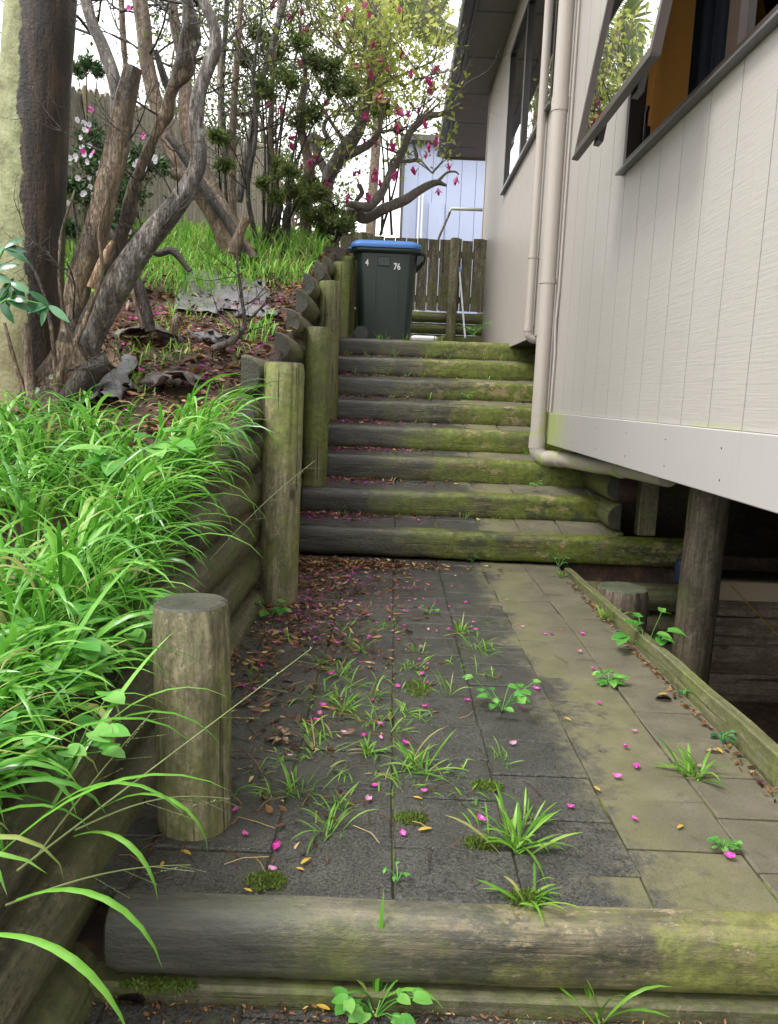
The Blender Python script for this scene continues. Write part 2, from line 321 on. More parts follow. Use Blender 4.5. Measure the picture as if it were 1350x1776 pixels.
# ------------------------------------------------------------------ mesh helpers
class MB:
    def __init__(s): s.v = []; s.f = []; s.sm = []; s.mi = []
    def add(s, vs, fs, smooth=False, mi=0):
        o = len(s.v); s.v.extend([tuple(x) for x in vs])
        for f in fs: s.f.append(tuple(i + o for i in f)); s.sm.append(smooth); s.mi.append(mi)
    def box(s, x0, x1, y0, y1, z0, z1, mi=0, bev=0.0):
        if bev:
            b = bev; P = []
            for sx, X in ((1, x0), (-1, x1)):
                for sy, Y in ((1, y0), (-1, y1)):
                    for sz, Z in ((1, z0), (-1, z1)):
                        P.append(((X, Y + sy * b, Z + sz * b), (X + sx * b, Y, Z + sz * b), (X + sx * b, Y + sy * b, Z)))
            vs = [p for t in P for p in t]
            I = lambda ix, iy, iz, k: (ix * 4 + iy * 2 + iz) * 3 + k
            fs = []
            for ix in (0, 1): fs.append([I(ix, 0, 0, 0), I(ix, 0, 1, 0), I(ix, 1, 1, 0), I(ix, 1, 0, 0)][::(1 if ix == 0 else -1)])
            for iy in (0, 1): fs.append([I(0, iy, 0, 1), I(1, iy, 0, 1), I(1, iy, 1, 1), I(0, iy, 1, 1)][::(1 if iy == 0 else -1)])
            for iz in (0, 1): fs.append([I(0, 0, iz, 2), I(0, 1, iz, 2), I(1, 1, iz, 2), I(1, 0, iz, 2)][::(1 if iz == 0 else -1)])
            for a_ in (0, 1):
                for b_ in (0, 1):
                    fs.append([I(a_, b_, 0, 0), I(a_, b_, 1, 0), I(a_, b_, 1, 1), I(a_, b_, 0, 1)])
                    fs.append([I(a_, 0, b_, 0), I(a_, 1, b_, 0), I(a_, 1, b_, 2), I(a_, 0, b_, 2)])
                    fs.append([I(0, a_, b_, 1), I(1, a_, b_, 1), I(1, a_, b_, 2), I(0, a_, b_, 2)])
                    for c_ in (0, 1): fs.append([I(a_, b_, c_, 0), I(a_, b_, c_, 1), I(a_, b_, c_, 2)])
            s.add(vs, fs, False, mi); return
        vs = [(x, y, z) for x in (x0, x1) for y in (y0, y1) for z in (z0, z1)]
        s.add(vs, [(0, 1, 3, 2), (4, 6, 7, 5), (0, 4, 5, 1), (2, 3, 7, 6), (0, 2, 6, 4), (1, 5, 7, 3)], False, mi)
    def tube(s, pts, rad, n=8, caps=True, wob=0.0, wf=3.0, smooth=True, mi=0, capmi=None, seed=0.0):
        pts = [Vector(p) for p in pts]; N = len(pts)
        if not hasattr(rad, '__len__'): rad = [rad] * N
        t0 = (pts[1] - pts[0]).normalized()
        u = t0.orthogonal().normalized(); rings = []
        for i, p in enumerate(pts):
            t = (pts[min(i + 1, N - 1)] - pts[max(i - 1, 0)]).normalized()
            u = (u - t * u.dot(t)).normalized(); w_ = t.cross(u)
            ring = []
            for k in range(n):
                a_ = 2 * math.pi * k / n; d = u * math.cos(a_) + w_ * math.sin(a_); r = rad[i]
                if wob: r *= 1 + wob * noise.noise((p + d * rad[i] * 1.5) * wf + Vector((seed, 0, 0)))
                ring.append(p + d * r)
            rings.append(ring)
        vs = [q for r in rings for q in r]
        fs = [(i * n + k, i * n + (k + 1) % n, (i + 1) * n + (k + 1) % n, (i + 1) * n + k) for i in range(N - 1) for k in range(n)]
        s.add(vs, fs, smooth, mi)
        if caps:
            cm = mi if capmi is None else capmi
            s.add(rings[0], [tuple(range(n))[::-1]], False, cm); s.add(rings[-1], [tuple(range(n))], False, cm)
    def prism(s, poly, axis, a0, a1, mi=0):     # polygon in the two other axes, extruded along axis
        def mk(p, t):
            q = list(p); q.insert(axis, t); return tuple(q)
        n = len(poly); vs = [mk(p, a0) for p in poly] + [mk(p, a1) for p in poly]
        fs = [tuple(range(n)), tuple(range(n, 2 * n))[::-1]] + [(i, (i + 1) % n, (i + 1) % n + n, i + n) for i in range(n)]
        s.add(vs, fs, False, mi)
    def blade(s, p, yaw, Ln, wd, th0=1.35, curl=1.8, n=6, fold=.25, mi=0, twist=0.0):
        p = Vector(p); h = Vector((math.cos(yaw), math.sin(yaw), 0)); st = Ln / n; vs = []; sw = .12
        side = Vector((-h.y, h.x, 0))
        for i in range(n + 1):
            t = i / n; th = th0 - curl * t ** 1.5
            wv = wd * (.55 + .9 * t if t < .5 else 1.0 * (1 - ((t - .5) / .5) ** 2)) * .5
            d = h * math.cos(th) + Vector((0, 0, math.sin(th)))
            nn = side.cross(d); ss = side * math.cos(twist * t) + nn * math.sin(twist * t)
            if i == n: vs.append(p)
            else:
                vs += [p - ss * wv, p - nn * (wv * fold), p + ss * wv]
            p = p + d * st
        fs = []
        for i in range(n - 1):
            a_ = i * 3; fs += [(a_, a_ + 1, a_ + 4, a_ + 3), (a_ + 1, a_ + 2, a_ + 5, a_ + 4)]
        a_ = (n - 1) * 3; fs += [(a_, a_ + 1, a_ + 3), (a_ + 1, a_ + 2, a_ + 3)]
        s.add(vs, fs, True, mi)
    def leaf(s, p, d, up, Ln, wd, cup=.2, droop=.3, mi=0, n=4, heart=False):
        p = Vector(p); d = Vector(d).normalized(); side = d.cross(Vector(up))
        if side.length < 1e-4: side = d.orthogonal()
        side.normalize(); nn = side.cross(d).normalized(); vs = []
        for i in range(n + 1):
            t = i / n
            wv = wd * .5 * (math.sin(math.pi * min(1, t * .95 + .05)) ** .8 if not heart else (math.sin(math.pi * (t * .8 + .2)) ** .7))
            c_ = p + d * (Ln * t) - nn * (droop * Ln * t * t)
            if i == n: vs.append(c_)
            else: vs += [c_ - side * wv + nn * cup * wv, c_, c_ + side * wv + nn * cup * wv]
        fs = []
        for i in range(n - 1):
            a_ = i * 3; fs += [(a_, a_ + 1, a_ + 4, a_ + 3), (a_ + 1, a_ + 2, a_ + 5, a_ + 4)]
        a_ = (n - 1) * 3; fs += [(a_, a_ + 1, a_ + 3), (a_ + 1, a_ + 2, a_ + 3)]
        s.add(vs, fs, True, mi)
    def cloud(s, pts, Ln, wd, rs, upbias=0.0, mi=0, jit=.35):   # many small diamond leaves
        pts = np.asarray(pts); N = len(pts)
        if N == 0: return
        d = rs.normal(size=(N, 3)); d[:, 2] += upbias; d /= np.linalg.norm(d, axis=1)[:, None]
        e = rs.normal(size=(N, 3)); e -= (e * d).sum(1)[:, None] * d; e /= np.linalg.norm(e, axis=1)[:, None]
        l = Ln * (1 + jit * rs.normal(size=(N, 1))).clip(.4, 2); w_ = wd * (1 + jit * rs.normal(size=(N, 1))).clip(.4, 2)
        V = np.stack([pts, pts + d * l * .45 + e * w_ * .5, pts + d * l, pts + d * l * .45 - e * w_ * .5], 1).reshape(-1, 3)
        o = len(s.v); s.v.extend(map(tuple, V.tolist()))
        s.f.extend([(o + 4 * i, o + 4 * i + 1, o + 4 * i + 2, o + 4 * i + 3) for i in range(N)])
        s.sm.extend([False] * N); s.mi.extend([mi] * N)

def props(o, label=None, cat=None, group=None, kind=None):
    if label: o['label'] = label
    if cat: o['category'] = cat
    if group: o['group'] = group
    if kind: o['kind'] = kind
    return o
WL = {}                                       # world origin of each built object
def build(mb, name, mats, parent=None, origin=None, rot=None):
    me = bpy.data.meshes.new(name)
    if parent is not None: org = WL[parent.name]
    else: org = Vector(origin) if origin is not None else Vector((0, 0, 0))
    V = np.array(mb.v, dtype=float) - np.array(org)
    me.from_pydata(V.tolist(), [], mb.f)
    me.polygons.foreach_set('use_smooth', mb.sm); me.polygons.foreach_set('material_index', mb.mi)
    for mt in (mats if isinstance(mats, (list, tuple)) else [mats]): me.materials.append(M[mt])
    me.update()
    o = bpy.data.objects.new(name, me); col.objects.link(o)
    if parent is not None: o.parent = parent
    else: o.location = org
    WL[o.name] = org
    return o
def empty(name, loc, label, cat, group=None):
    o = bpy.data.objects.new(name, None); o.location = loc; o.empty_display_size = .1; col.objects.link(o)
    WL[o.name] = Vector(loc); return props(o, label, cat, group)
def struct(o): return props(o, kind='structure')
def dup(src, loc, rotz=0, scale=1, label=None, group=None, rot=None):
    c = src.copy(); col.objects.link(c); c.location = loc
    c.rotation_euler = rot if rot else (0, 0, rotz); c.scale = (scale,) * 3
    if label: c['label'] = label
    if group: c['group'] = group
    for ch in src.children:
        k = ch.copy(); col.objects.link(k); k.parent = c
    return c
def spline(pts, n=6):                          # Catmull-Rom through (vector, radius)
    P = [Vector((*p[0], p[1])) for p in pts]; o = []
    P = [P[0] * 2 - P[1]] + P + [P[-1] * 2 - P[-2]]
    for i in range(1, len(P) - 2):
        for k in range(n):
            t = k / n; a_, b, c_, d = P[i - 1], P[i], P[i + 1], P[i + 2]
            o.append(.5 * ((2 * b) + (c_ - a_) * t + (2 * a_ - 5 * b + 4 * c_ - d) * t * t + (3 * b - a_ - 3 * c_ + d) * t ** 3))
    o.append(P[-2]); return [Vector(q[:3]) for q in o], [max(.0008, q[3]) for q in o]

# half-round or round log lying from p0 to p1 (or standing), built along local Z
def log(name, p0, p1, r, mats, label, cat, group=None, half=None, wob=.05, n=28, seg=.05, seed=0, parent=None, ends=.006, sq=1.0, pw=1.0):
    p0, p1 = Vector(p0), Vector(p1); Ln = (p1 - p0).length; N = max(4, int(Ln / seg))
    mb = MB(); rings = []
    if half: ang = [-math.pi / 2 + math.pi * k / (n - 1) for k in range(n)]
    else: ang = [2 * math.pi * k / n for k in range(n)]
    for i in range(N + 1):
        z = Ln * i / N; e = 1 - (ends / r if i in (0, N) else 0); ring = []
        if i == 0: z = 0
        for a_ in ang:
            d = Vector((math.copysign(abs(math.cos(a_)) ** pw, math.cos(a_)), math.copysign(abs(math.sin(a_)) ** pw, math.sin(a_)) * sq, 0))
            q = Vector((d.x * r * 1.5, d.y * r * 1.5, z * .9)) + Vector((seed * 7.3, seed * 3.1, seed))
            rr = r * e * (1 + wob * (noise.noise(q * 5) + .5 * noise.noise(q * 14)) + wob * .5 * noise.noise(Vector((a_ * 2, seed, z * .6))))
            if half is None:
                for sa in (seed * 1.7 % 6.28, (seed * 3.1 + 2.2) % 6.28, (seed * 4.3 + 4.1) % 6.28):
                    da = abs((a_ - sa + math.pi) % (2 * math.pi) - math.pi); depth = max(0, 1 - da / .12) * max(0, min(1, (z / Ln - .45) * 2.2))
                    rr -= r * .16 * depth
                if i >= N - 1: rr *= 1 - .03 * abs(noise.noise(Vector((a_ * 3, seed, 1))))
            ring.append((d.x * rr, d.y * rr, z))
        rings.append(ring)
    vs = [q for rg in rings for q in rg]; K = n if not half else n - 1
    fs = [(i * n + k, i * n + (k + 1) % n, (i + 1) * n + (k + 1) % n, (i + 1) * n + k) for i in range(N) for k in range(K)]
    mb.add(vs, fs, True, 0)
    if half:
        fl = [q for rg in rings for q in (rg[-1], rg[0])]
        mb.add(fl, [(2 * i, 2 * i + 1, 2 * i + 3, 2 * i + 2) for i in range(N)], False, 0)
    for i, sgn in ((0, -1), (N, 1)):
        rg = rings[i]; c_ = (0 if not half else r * .4, 0, rg[0][2] + sgn * .004)
        inner = [tuple(c_[j] + (q[j] - c_[j]) * .9 for j in range(2)) + (q[2] + sgn * .005,) for q in rg]
        vs = rg + inner + [c_]; kk = n
        fs = [(k, (k + 1) % kk, (k + 1) % kk + n, k + n) for k in range(kk)] + [(k + n, (k + 1) % kk + n, 2 * n) for k in range(kk)]
        if sgn < 0: fs = [f[::-1] for f in fs]
        mb.add(vs, fs, False, 1)
    me = bpy.data.meshes.new(name); me.from_pydata(mb.v, [], mb.f)
    me.polygons.foreach_set('use_smooth', mb.sm); me.polygons.foreach_set('material_index', mb.mi)
    for mt in mats: me.materials.append(M[mt])
    o = bpy.data.objects.new(name, me); col.objects.link(o)
    zax = (p1 - p0).normalized()
    if half is None: xax = Vector((1, 0, 0)) if abs(zax.x) < .9 else Vector((0, 1, 0))
    else: xax = Vector(half)
    xax = (xax - zax * xax.dot(zax)).normalized(); yax = zax.cross(xax)
    mt = Matrix((xax, yax, zax)).transposed().to_4x4(); mt.translation = p0 - (WL[parent.name] if parent else Vector((0, 0, 0)))
    o.matrix_world = mt
    if parent: o.parent = parent
    WL[o.name] = p0.copy()
    return props(o, label, cat, group)

# ------------------------------------------------------------------ ground
RIS, TRD, D0 = .217, .448, 5.26
def bank(y):
    return float(np.interp(y, [-6, 0, 1.9, 2.6, 3.4, 4, 5, 6, 7, 8, 9.5, 12, 14, 20, 60], [.25, .28, .36, .55, .82, 1.0, 1.35, 1.7, 2.05, 2.38, 2.85, 3.3, 3.6, 4.0, 4.5]))
def gz(x, y):
    if y > 200 or abs(x) > 100: return 1.5
    if x <= -.735:
        t = bank(y)
        t += .05 * noise.noise(Vector((x * 1.3, y * 1.3, 0))) + .02 * noise.noise(Vector((x * 5, y * 5, 3)))
        if x < -3.5: t -= min(1.0, (-3.5 - x) * .1)
        return t
    if x < 1.245 or (y > 6.45 and x < 2):
        if y < 1.56: return -.36
        if y < D0 + .05: return -.12
        k = max(0, min(8, int((y - D0 - .17) / TRD + 1))); z = k * RIS - .12
        return z if y < 12.2 else 1.2
    if y < 5.31: return -.85
    return min(1.2, .1 + .02 * noise.noise(Vector((x * 3, y * 3, 0))) + max(0, y - 5.6) * .22)
xs = [-600, -150, -40, -15, -8, -6, -5] + [-4.4 + .15 * i for i in range(24)] + [-.80, -.735, -.725, 1.24, 1.25] + [1.5 + .25 * i for i in range(12)] + [5.5, 8, 15, 40, 150, 600]
ys = [-600, -100, -20, -6, -3] + [-1.5 + .12 * i for i in range(54)] + [5.14, 5.16, 5.30, 5.32] + [5.25 + .12 * i for i in range(60)] + [12.6, 13.5, 15, 18, 25, 45, 120, 600]
ys = sorted(set(round(t, 3) for t in ys + [1.55, 1.57, D0 + .04, D0 + .06]))
mb = MB(); nx, ny = len(xs), len(ys)
mb.add([(x, y, gz(x, y)) for y in ys for x in xs], [(j * nx + i, j * nx + i + 1, (j + 1) * nx + i + 1, (j + 1) * nx + i) for j in range(ny - 1) for i in range(nx - 1)], True)
struct(build(mb, 'ground', 'soil'))

# paving
def paving(name, x0, x1, y0, y1, z, px=.30, py=.30, seed=1, off=0.0, tilt=.004, slope=0.0):
    r = random.Random(seed); mb = MB(); x = x0 + off
    mb.add([(x0, y0, z - .008), (x1, y0, z - .008), (x1, y1, z - .008 + slope * (y1 - y0)), (x0, y1, z - .008 + slope * (y1 - y0))], [(0, 1, 2, 3)], False, 1)
    cols = []; x = x0 - off
    while x < x1 - .01: cols.append((max(x, x0), min(x + px, x1))); x += px
    for ci, (a0, a1) in enumerate(cols):
        py_ = py * r.choice([1, 1, .97, 1.04])
        if a1 - a0 < .02: continue
        y = y0 - r.choice([0, 0, .5, .33, .15]) * py
        while y < y1 - .01:
            b0, b1 = max(y, y0), min(y + py, y1); y += py
            if b1 - b0 < .02: continue
            g = .0012 + r.random() * .0022; e = .0045
            zz = [z + r.uniform(-tilt, tilt) + slope * (q_ - y0) for q_ in (b0, b0, b1, b1)]; jx, jy = r.uniform(-.0035, .0035), r.uniform(-.003, .003)
            X0_, X1_, Y0_, Y1_ = a0 + g + jx, a1 - g + jx, b0 + g + jy, b1 - g + jy
            low = [(X0_, Y0_, z - .03), (X1_, Y0_, z - .03), (X1_, Y1_, z - .03), (X0_, Y1_, z - .03)]
            mid = [(X0_, Y0_, zz[0] - e), (X1_, Y0_, zz[1] - e), (X1_, Y1_, zz[2] - e), (X0_, Y1_, zz[3] - e)]
            top = [(X0_ + e, Y0_ + e, zz[0]), (X1_ - e, Y0_ + e, zz[1]), (X1_ - e, Y1_ - e, zz[2]), (X0_ + e, Y1_ - e, zz[3])]
            vs = low + mid + top; fs = [(8, 9, 10, 11)]
            for k in range(4):
                k2 = (k + 1) % 4; fs += [(k, k2, k2 + 4, k + 4), (k + 4, k2 + 4, k2 + 8, k + 8)]
            mb.add(vs, fs, False, 0)
    return struct(build(mb, name, ['paving', 'joint']))
paving('path', -.70, 1.20, 1.585, D0 + .06, .0, .30, .245, 3, .155)
paving('path', -.72, 1.60, -.9, 1.50, -.205, .30, .245, 5, .155)
for k in range(1, 9):
    y0 = D0 + (k - 1) * TRD + .095; y1 = D0 + k * TRD + .05
    if k == 8: y1 = 11.0
    paving('path', -.70, 1.62 if k < 3 else 1.62, y0, y1, k * RIS - .008, .30, .245, 10 + k, .155, slope=0 if k == 8 else .11)

# ------------------------------------------------------------------ timber steps
ordn = ['lowest', 'second', 'third', 'fourth', 'fifth', 'sixth', 'seventh', 'topmost']
notes = ['long lowest step log, tan flaked and mossy, running on under the house', 'second step log up from the landing, ending in a clean mossy cut by the drop',
         'third step log up, dark wet left end and bright moss at right', 'fourth step log up, knot and pale scuffs on mossy face beside white downpipe',
         'fifth step log up, one knot on the right, below the black hose', 'sixth step log up, just above the black hose line',
         'seventh step log up, grass sprouts along its foot', 'topmost step log, mossy, right in front of the green bin']
for k in range(1, 9):
    y = D0 + (k - 1) * TRD + .095; x1 = {1: 2.25, 2: 1.58, 3: 1.60}.get(k, 1.60)
    zc = k * RIS - .105
    log('step_log', (-.655, y, zc), (x1, y + .006, zc), .105 + .004 * math.sin(k * 5), ['step', 'end'], notes[k - 1], 'step', 'half-round log steps', half=(0, -1, 0), seed=k * 3.7, wob=.05, sq=1.0, pw=.5)
log('step_log', (-.578, 1.585, -.085), (1.75, 1.60, -.085), .085, ['front_step', 'end'], 'nearest step log, wet grey at left and tan-green flaking at right, edging the landing', 'step', 'half-round log steps', half=(0, -1, 0), seed=51, wob=.03, seg=.03, pw=.66)
mb = MB(); mb.box(-.62, 1.7, 1.50, 1.60, -.30, -.166, bev=.008)
props(build(mb, 'step_footing', 'footing', origin=(.5, 1.56, -.3)), 'narrow timber footing showing as a strip below the nearest step log', 'timber')

# ------------------------------------------------------------------ retaining wall on the left
XW = -.785
starts = {-.23: -1.6, -.025: -1.6, .18: -1.5, .385: 1.93, .59: 2.75, .795: 3.55, 1.0: 3.86, 1.205: 3.99, 1.41: 5.08, 1.615: 5.62, 1.82: 6.12, 2.01: 6.56, 2.24: 7.38, 2.44: 8.3, 2.64: 9.1}
wn = {-.23: 'lowest foreground wall log, half sunk at the foot of the bank', -.025: 'second foreground wall log from the ground, grey-green and scuffed', .18: 'dark upper foreground wall log with grass hanging over it',
      .385: 'wall log whose dark mossy cut end shows behind the near short post', .59: 'wall log hidden mostly in the long grass between the two nearest posts', .795: 'wall log whose end sits lowest beside the tall second post, in the grass',
      1.0: 'wall log with big black D-shaped cut end left of the tall second post', 1.205: 'wall log with grey-green cut end level with the top of the tall second post', 1.41: 'wall log end just above the tall second post, left of the third post',
      1.615: 'wall log end pointing out just above the third post, left of it', 1.82: 'dark wall log end left of the middle of the fourth post', 2.01: 'slim dark wall log end near the top of the fourth post',
      2.24: 'wall log end poking up above the fourth post', 2.44: 'upper wall log beside the fifth post near the bin', 2.64: 'highest wall log, by the farthest post left of the bin'}
for i, (zc, ys_) in enumerate(starts.items()):
    xo = {-.23: .075, -.025: .035, .18: 0}.get(zc, 0)
    log('wall_log', (XW + xo, ys_, zc), (XW + xo + (.0 if ys_ > 1 else 0), 10.9 if ys_ > 1.8 else (4.2 if zc > 0 else 5.3), zc), .108 if ys_ > 1 else .118, ['wall_log', 'end'], wn[zc], 'retaining log', 'logs of the stepped retaining wall', half=(1, 0, 0), seed=i * 2.3 + 1, wob=.05, seg=.07, sq=.95)
posts = [(-.487, 1.87, -.02, .59, .095, 'post', 'end', 'short thick near post with flat black top and tan sides'),
         (-.572, 4.05, -.02, 1.27, .103, 'post', 'end', 'tall tan second post from the camera, streaked and cracked'),
         (-.583, 5.87, .40, 1.606, .096, 'post_green', 'end', 'third post from the camera, green-brown, foot on the second step'),
         (-.60, 7.0, .85, 2.10, .096, 'post_green', 'end', 'fourth post from the camera, mossy, beside the middle steps'),
         (-.615, 8.55, 1.6, 2.52, .096, 'post_green', 'end', 'fifth post from the camera, weathered, beside the top step'),
         (-.60, 9.35, 1.65, 2.72, .092, 'post_green', 'end', 'farthest retaining post, partly hidden behind the green bin')]
for i, (x, y, z0, z1, r, mt, me_, lb) in enumerate(posts):
    log('retaining_post', (x + (.012 if i == 0 else -.01 if i == 1 else 0), y, z0), (x, y, z1), r, [mt, me_], lb, 'post', 'round posts of the retaining wall', seed=i * 5.1 + 2, wob=.045, seg=.03, n=72, ends=.004)

# ------------------------------------------------------------------ kerb board and things under the house
b0, b1 = Vector((1.19, 5.05, 0)), Vector((1.235, 1.2, 0)); mb = MB()
vs = []
for i in range(25):
    t = i / 24; p = b0.lerp(b1, t); zt = .035 + .065 * t + .003 * math.sin(i * 1.7)
    vs += [(p.x, p.y, -.22), (p.x, p.y, zt - .004), (p.x + .005, p.y, zt), (p.x + .04, p.y, zt), (p.x + .044, p.y, zt - .004), (p.x + .044, p.y, -.22)]
fs = [(i * 6 + k, i * 6 + (k + 1) % 6, (i + 1) * 6 + (k + 1) % 6, (i + 1) * 6 + k) for i in range(24) for k in range(6)] + [tuple(range(6)), tuple(range(144, 150))[::-1]]
mb.add(vs, fs); props(build(mb, 'edging_board', 'kerb', origin=(1.2, 3, -.2)), 'long mossy timber board edging the right side of the landing', 'edging board')
log('short_post', (1.435, 4.55, -.8), (1.435, 4.55, .035), .152, ['pile', 'end_green'], 'squat cut-off post with pale green top just beyond the edging board', 'post', seed=80, n=36)
log('house_pile', (1.90, 4.6, -.9), (1.93, 4.6, .98), .118, ['pile', 'end'], 'big round dark brown pile holding up the near wall', 'pile', seed=83, n=36, wob=.02)
log('house_pile', (4.3, 4.6, -.9), (4.3, 4.6, .98), .118, ['pile', 'end'], 'round pile deep in the dark under the house', 'pile', seed=84)
for i in range(4):
    z = .005 - .205 * i - .10
    log('low_wall_log', (1.20, 5.24, z - .1), (2.28, 5.24, z - .1), .104, ['wall_log', 'end'], ['top', 'second', 'third', 'bottom'][i] + ' dark mossy log in the low wall under the longest step', 'retaining log', 'low wall under the house', half=(0, -1, 0), seed=90 + i)
for i in range(5):
    mb = MB(); z = -.06 - i * .2; mb.box(2.06, 4.6, 5.05, 5.10, z - .196, z, bev=.006)
    o = props(build(mb, 'retaining_board', 'board', origin=(2.06, 5.05, z)), ['topmost', 'second', 'third', 'fourth', 'lowest'][i] + ' brown horizontal board in the wall right of the round pile', 'board', 'brown boards of the low retaining wall')
    o.rotation_euler = (0, math.pi / 2, 0)     # grain runs along local Z
    V = np.empty(len(o.data.vertices) * 3); o.data.vertices.foreach_get('co', V); V = V.reshape(-1, 3); V = np.stack([-V[:, 2], V[:, 1], V[:, 0]], 1); o.data.vertices.foreach_set('co', V.ravel())
mb = MB(); mb.box(1.98, 4.4, 4.99, 5.04, .0 - .13, .0, bev=.004); props(build(mb, 'plank', 'cream_plank', origin=(2, 5, -.1)), 'cream plank lying across the top of the brown boards', 'plank')
mb = MB(); mb.tube([(1.95, 4.96, .055), (3, 4.97, .05), (4.4, 4.96, .06)], .03, 12); props(build(mb, 'drain_pipe', 'black', origin=(2, 4.96, .05)), 'black plastic pipe lying above the cream plank', 'pipe')
mb = MB(); mb.tube([at(1268, 1015, 4.9), at(1310, 1060, 4.7), at(1350, 1102, 4.5), at(1450, 1200, 4.3)], .003, 6); props(build(mb, 'string', 'yellow', origin=at(1268, 1015, 4.9)), 'thin yellow string hanging across the brown boards', 'string')
tp = at(1187, 985, 5.0); mb = MB()
mb.tube([tp + Vector((0, 0, -.09)), tp + Vector((0, 0, .03)), tp + Vector((0, 0, .055)), tp + Vector((0, 0, .06))], [.06, .06, .045, .02], 20); mb.tube([tp + Vector((-.055, 0, .05)), tp + Vector((-.03, -.02, .12)), tp + Vector((.03, -.02, .12)), tp + Vector((.055, 0, .05))], .004, 6)
props(build(mb, 'tin', 'blue_tin', origin=tp), 'small dark blue tin with wire handle beside the big round pile', 'tin')
for i, (x0, z) in enumerate([(1.60, .545), (1.62, .335), (1.64, .275 - .14)]):
    log('side_log', (x0 + .03, 5.43 - .02 * i, z), (x0 + .03, 6.6, z), .10, ['post_green', 'end'], ['upper', 'middle', 'lower'][i] + ' short mossy log closing the right end of the lowest steps', 'retaining log', 'logs closing the right end of the steps', half=(-1, 0, 0), seed=60 + i)
mb = MB(); mb.box(1.80, 1.93, 5.48, 5.58, .20, .97, bev=.006); props(build(mb, 'square_post', 'pile', origin=(1.85, 5.5, .2)), 'square rusty-brown timber post behind the side logs, under the house wall', 'post')

# ------------------------------------------------------------------ the house
WX, FX = 1.26, 1.215
EN = 6.30
house = empty('house', (WX, 3, 0), 'grey-cream timber house raised on piles with vertical grooved cladding', 'house')
def siding(x, y0, y1, z0, z1, pitch, openings, mt, name, label=None):
    mb = MB(); y = y0; ys_ = [y0]
    while ys_[-1] + pitch < y1 - .02: ys_.append(ys_[-1] + pitch)
    ys_.append(y1)
    for a0, a1 in zip(ys_[:-1], ys_[1:]):
        cuts = sorted({a0, a1 - .008} | {t for o in openings for t in o[:2] if a0 < t < a1 - .008})
        for c0, c1 in zip(cuts[:-1], cuts[1:]):
            segs = [(z0, z1)]
            for (oy0, oy1, oz0, oz1) in openings:
                if oy0 <= c0 + 1e-6 and c1 <= oy1 + 1e-6:
                    segs = [s_ for q0, q1 in segs for s_ in ((q0, min(q1, oz0)), (max(q0, oz1), q1)) if s_[1] > s_[0] + 1e-4]
            for q0, q1 in segs: mb.box(x, x + .018, c0, c1, q0, q1)
        if a1 < y1:
            segs = [(z0, z1)]
            for (oy0, oy1, oz0, oz1) in openings:
                if oy0 <= a1 - .004 <= oy1: segs = [s_ for q0, q1 in segs for s_ in ((q0, min(q1, oz0)), (max(q0, oz1), q1)) if s_[1] > s_[0] + 1e-4]
            for q0, q1 in segs: mb.box(x + .009, x + .018, a1 - .008, a1, q0, q1)
    return props(build(mb, name, mt, house), label)
ZT = 5.5
BW = (1.2, 4.62, 2.44, 4.3); FW = (6.78, 9.62, 3.58, 5.12)
siding(WX, -2.0, EN, 1.05, ZT, .30, [BW], 'siding', 'wall')
siding(FX, 6.36, 11.85, 1.70, ZT, .15, [FW], 'far_siding', 'far_wall', 'beige far wall section whose foot meets the top landing')
mb = MB(); mb.box(WX - .022, WX + .01, -2, EN + .01, .80, 1.048, bev=.004); fbo = build(mb, 'fascia_board', 'fasc', house); mb = MB()
for y in np.arange(-1.4, 6.2, .6):
    for z in (.86, .98): mb.tube([(WX - .024, y + z * .1, z), (WX - .0215, y + z * .1, z)], .004, 8)
props(build(mb, 'nail_heads', 'sill', fbo), kind='stuff')
mb = MB(); mb.box(WX - .006, WX + .02, EN, EN + .05, 1.05, ZT, bev=.004); mb.box(FX + .002, WX + .02, EN + .052, EN + .07, 1.05, ZT); build(mb, 'corner_board', 'siding', house)
mb = MB(); mb.box(FX - .012, FX + .02, 11.85, 11.90, 1.6, ZT, bev=.004); mb.box(FX, 6, 11.9, 11.93, .8, ZT); build(mb, 'end_wall', 'pipe', house)
mb = MB(); mb.box(WX + .02, 6, -2, EN + .05, .96, 1.03); mb.box(FX + .02, 6, EN + .07, 11.9, 1.70, 1.74); mb.box(WX + .03, 6, EN - .02, EN + .04, 1.03, 1.7); mb.box(6, 6.05, -2, 11.9, -.9, 5.5); mb.box(WX + .02, 6, -2.05, -2, -.9, 5.5)  # floor slabs, plus outer walls added to keep light out from below
mb.box(WX + .08, 6, 9.5, 9.55, -.2, 1.7)  # added dark sheet, closes the back of the underfloor space to keep it dark
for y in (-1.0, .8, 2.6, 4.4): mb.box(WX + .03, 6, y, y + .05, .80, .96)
build(mb, 'floor_and_light_blockers', 'void', house)
mb = MB(); mb.box(WX + .6, 6, .5, 11.8, 2.0, 2.02); mb.box(2.6, 2.65, -1.9, 11.8, 1.1, ZT); build(mb, 'inner_wall', 'dark_room', house)
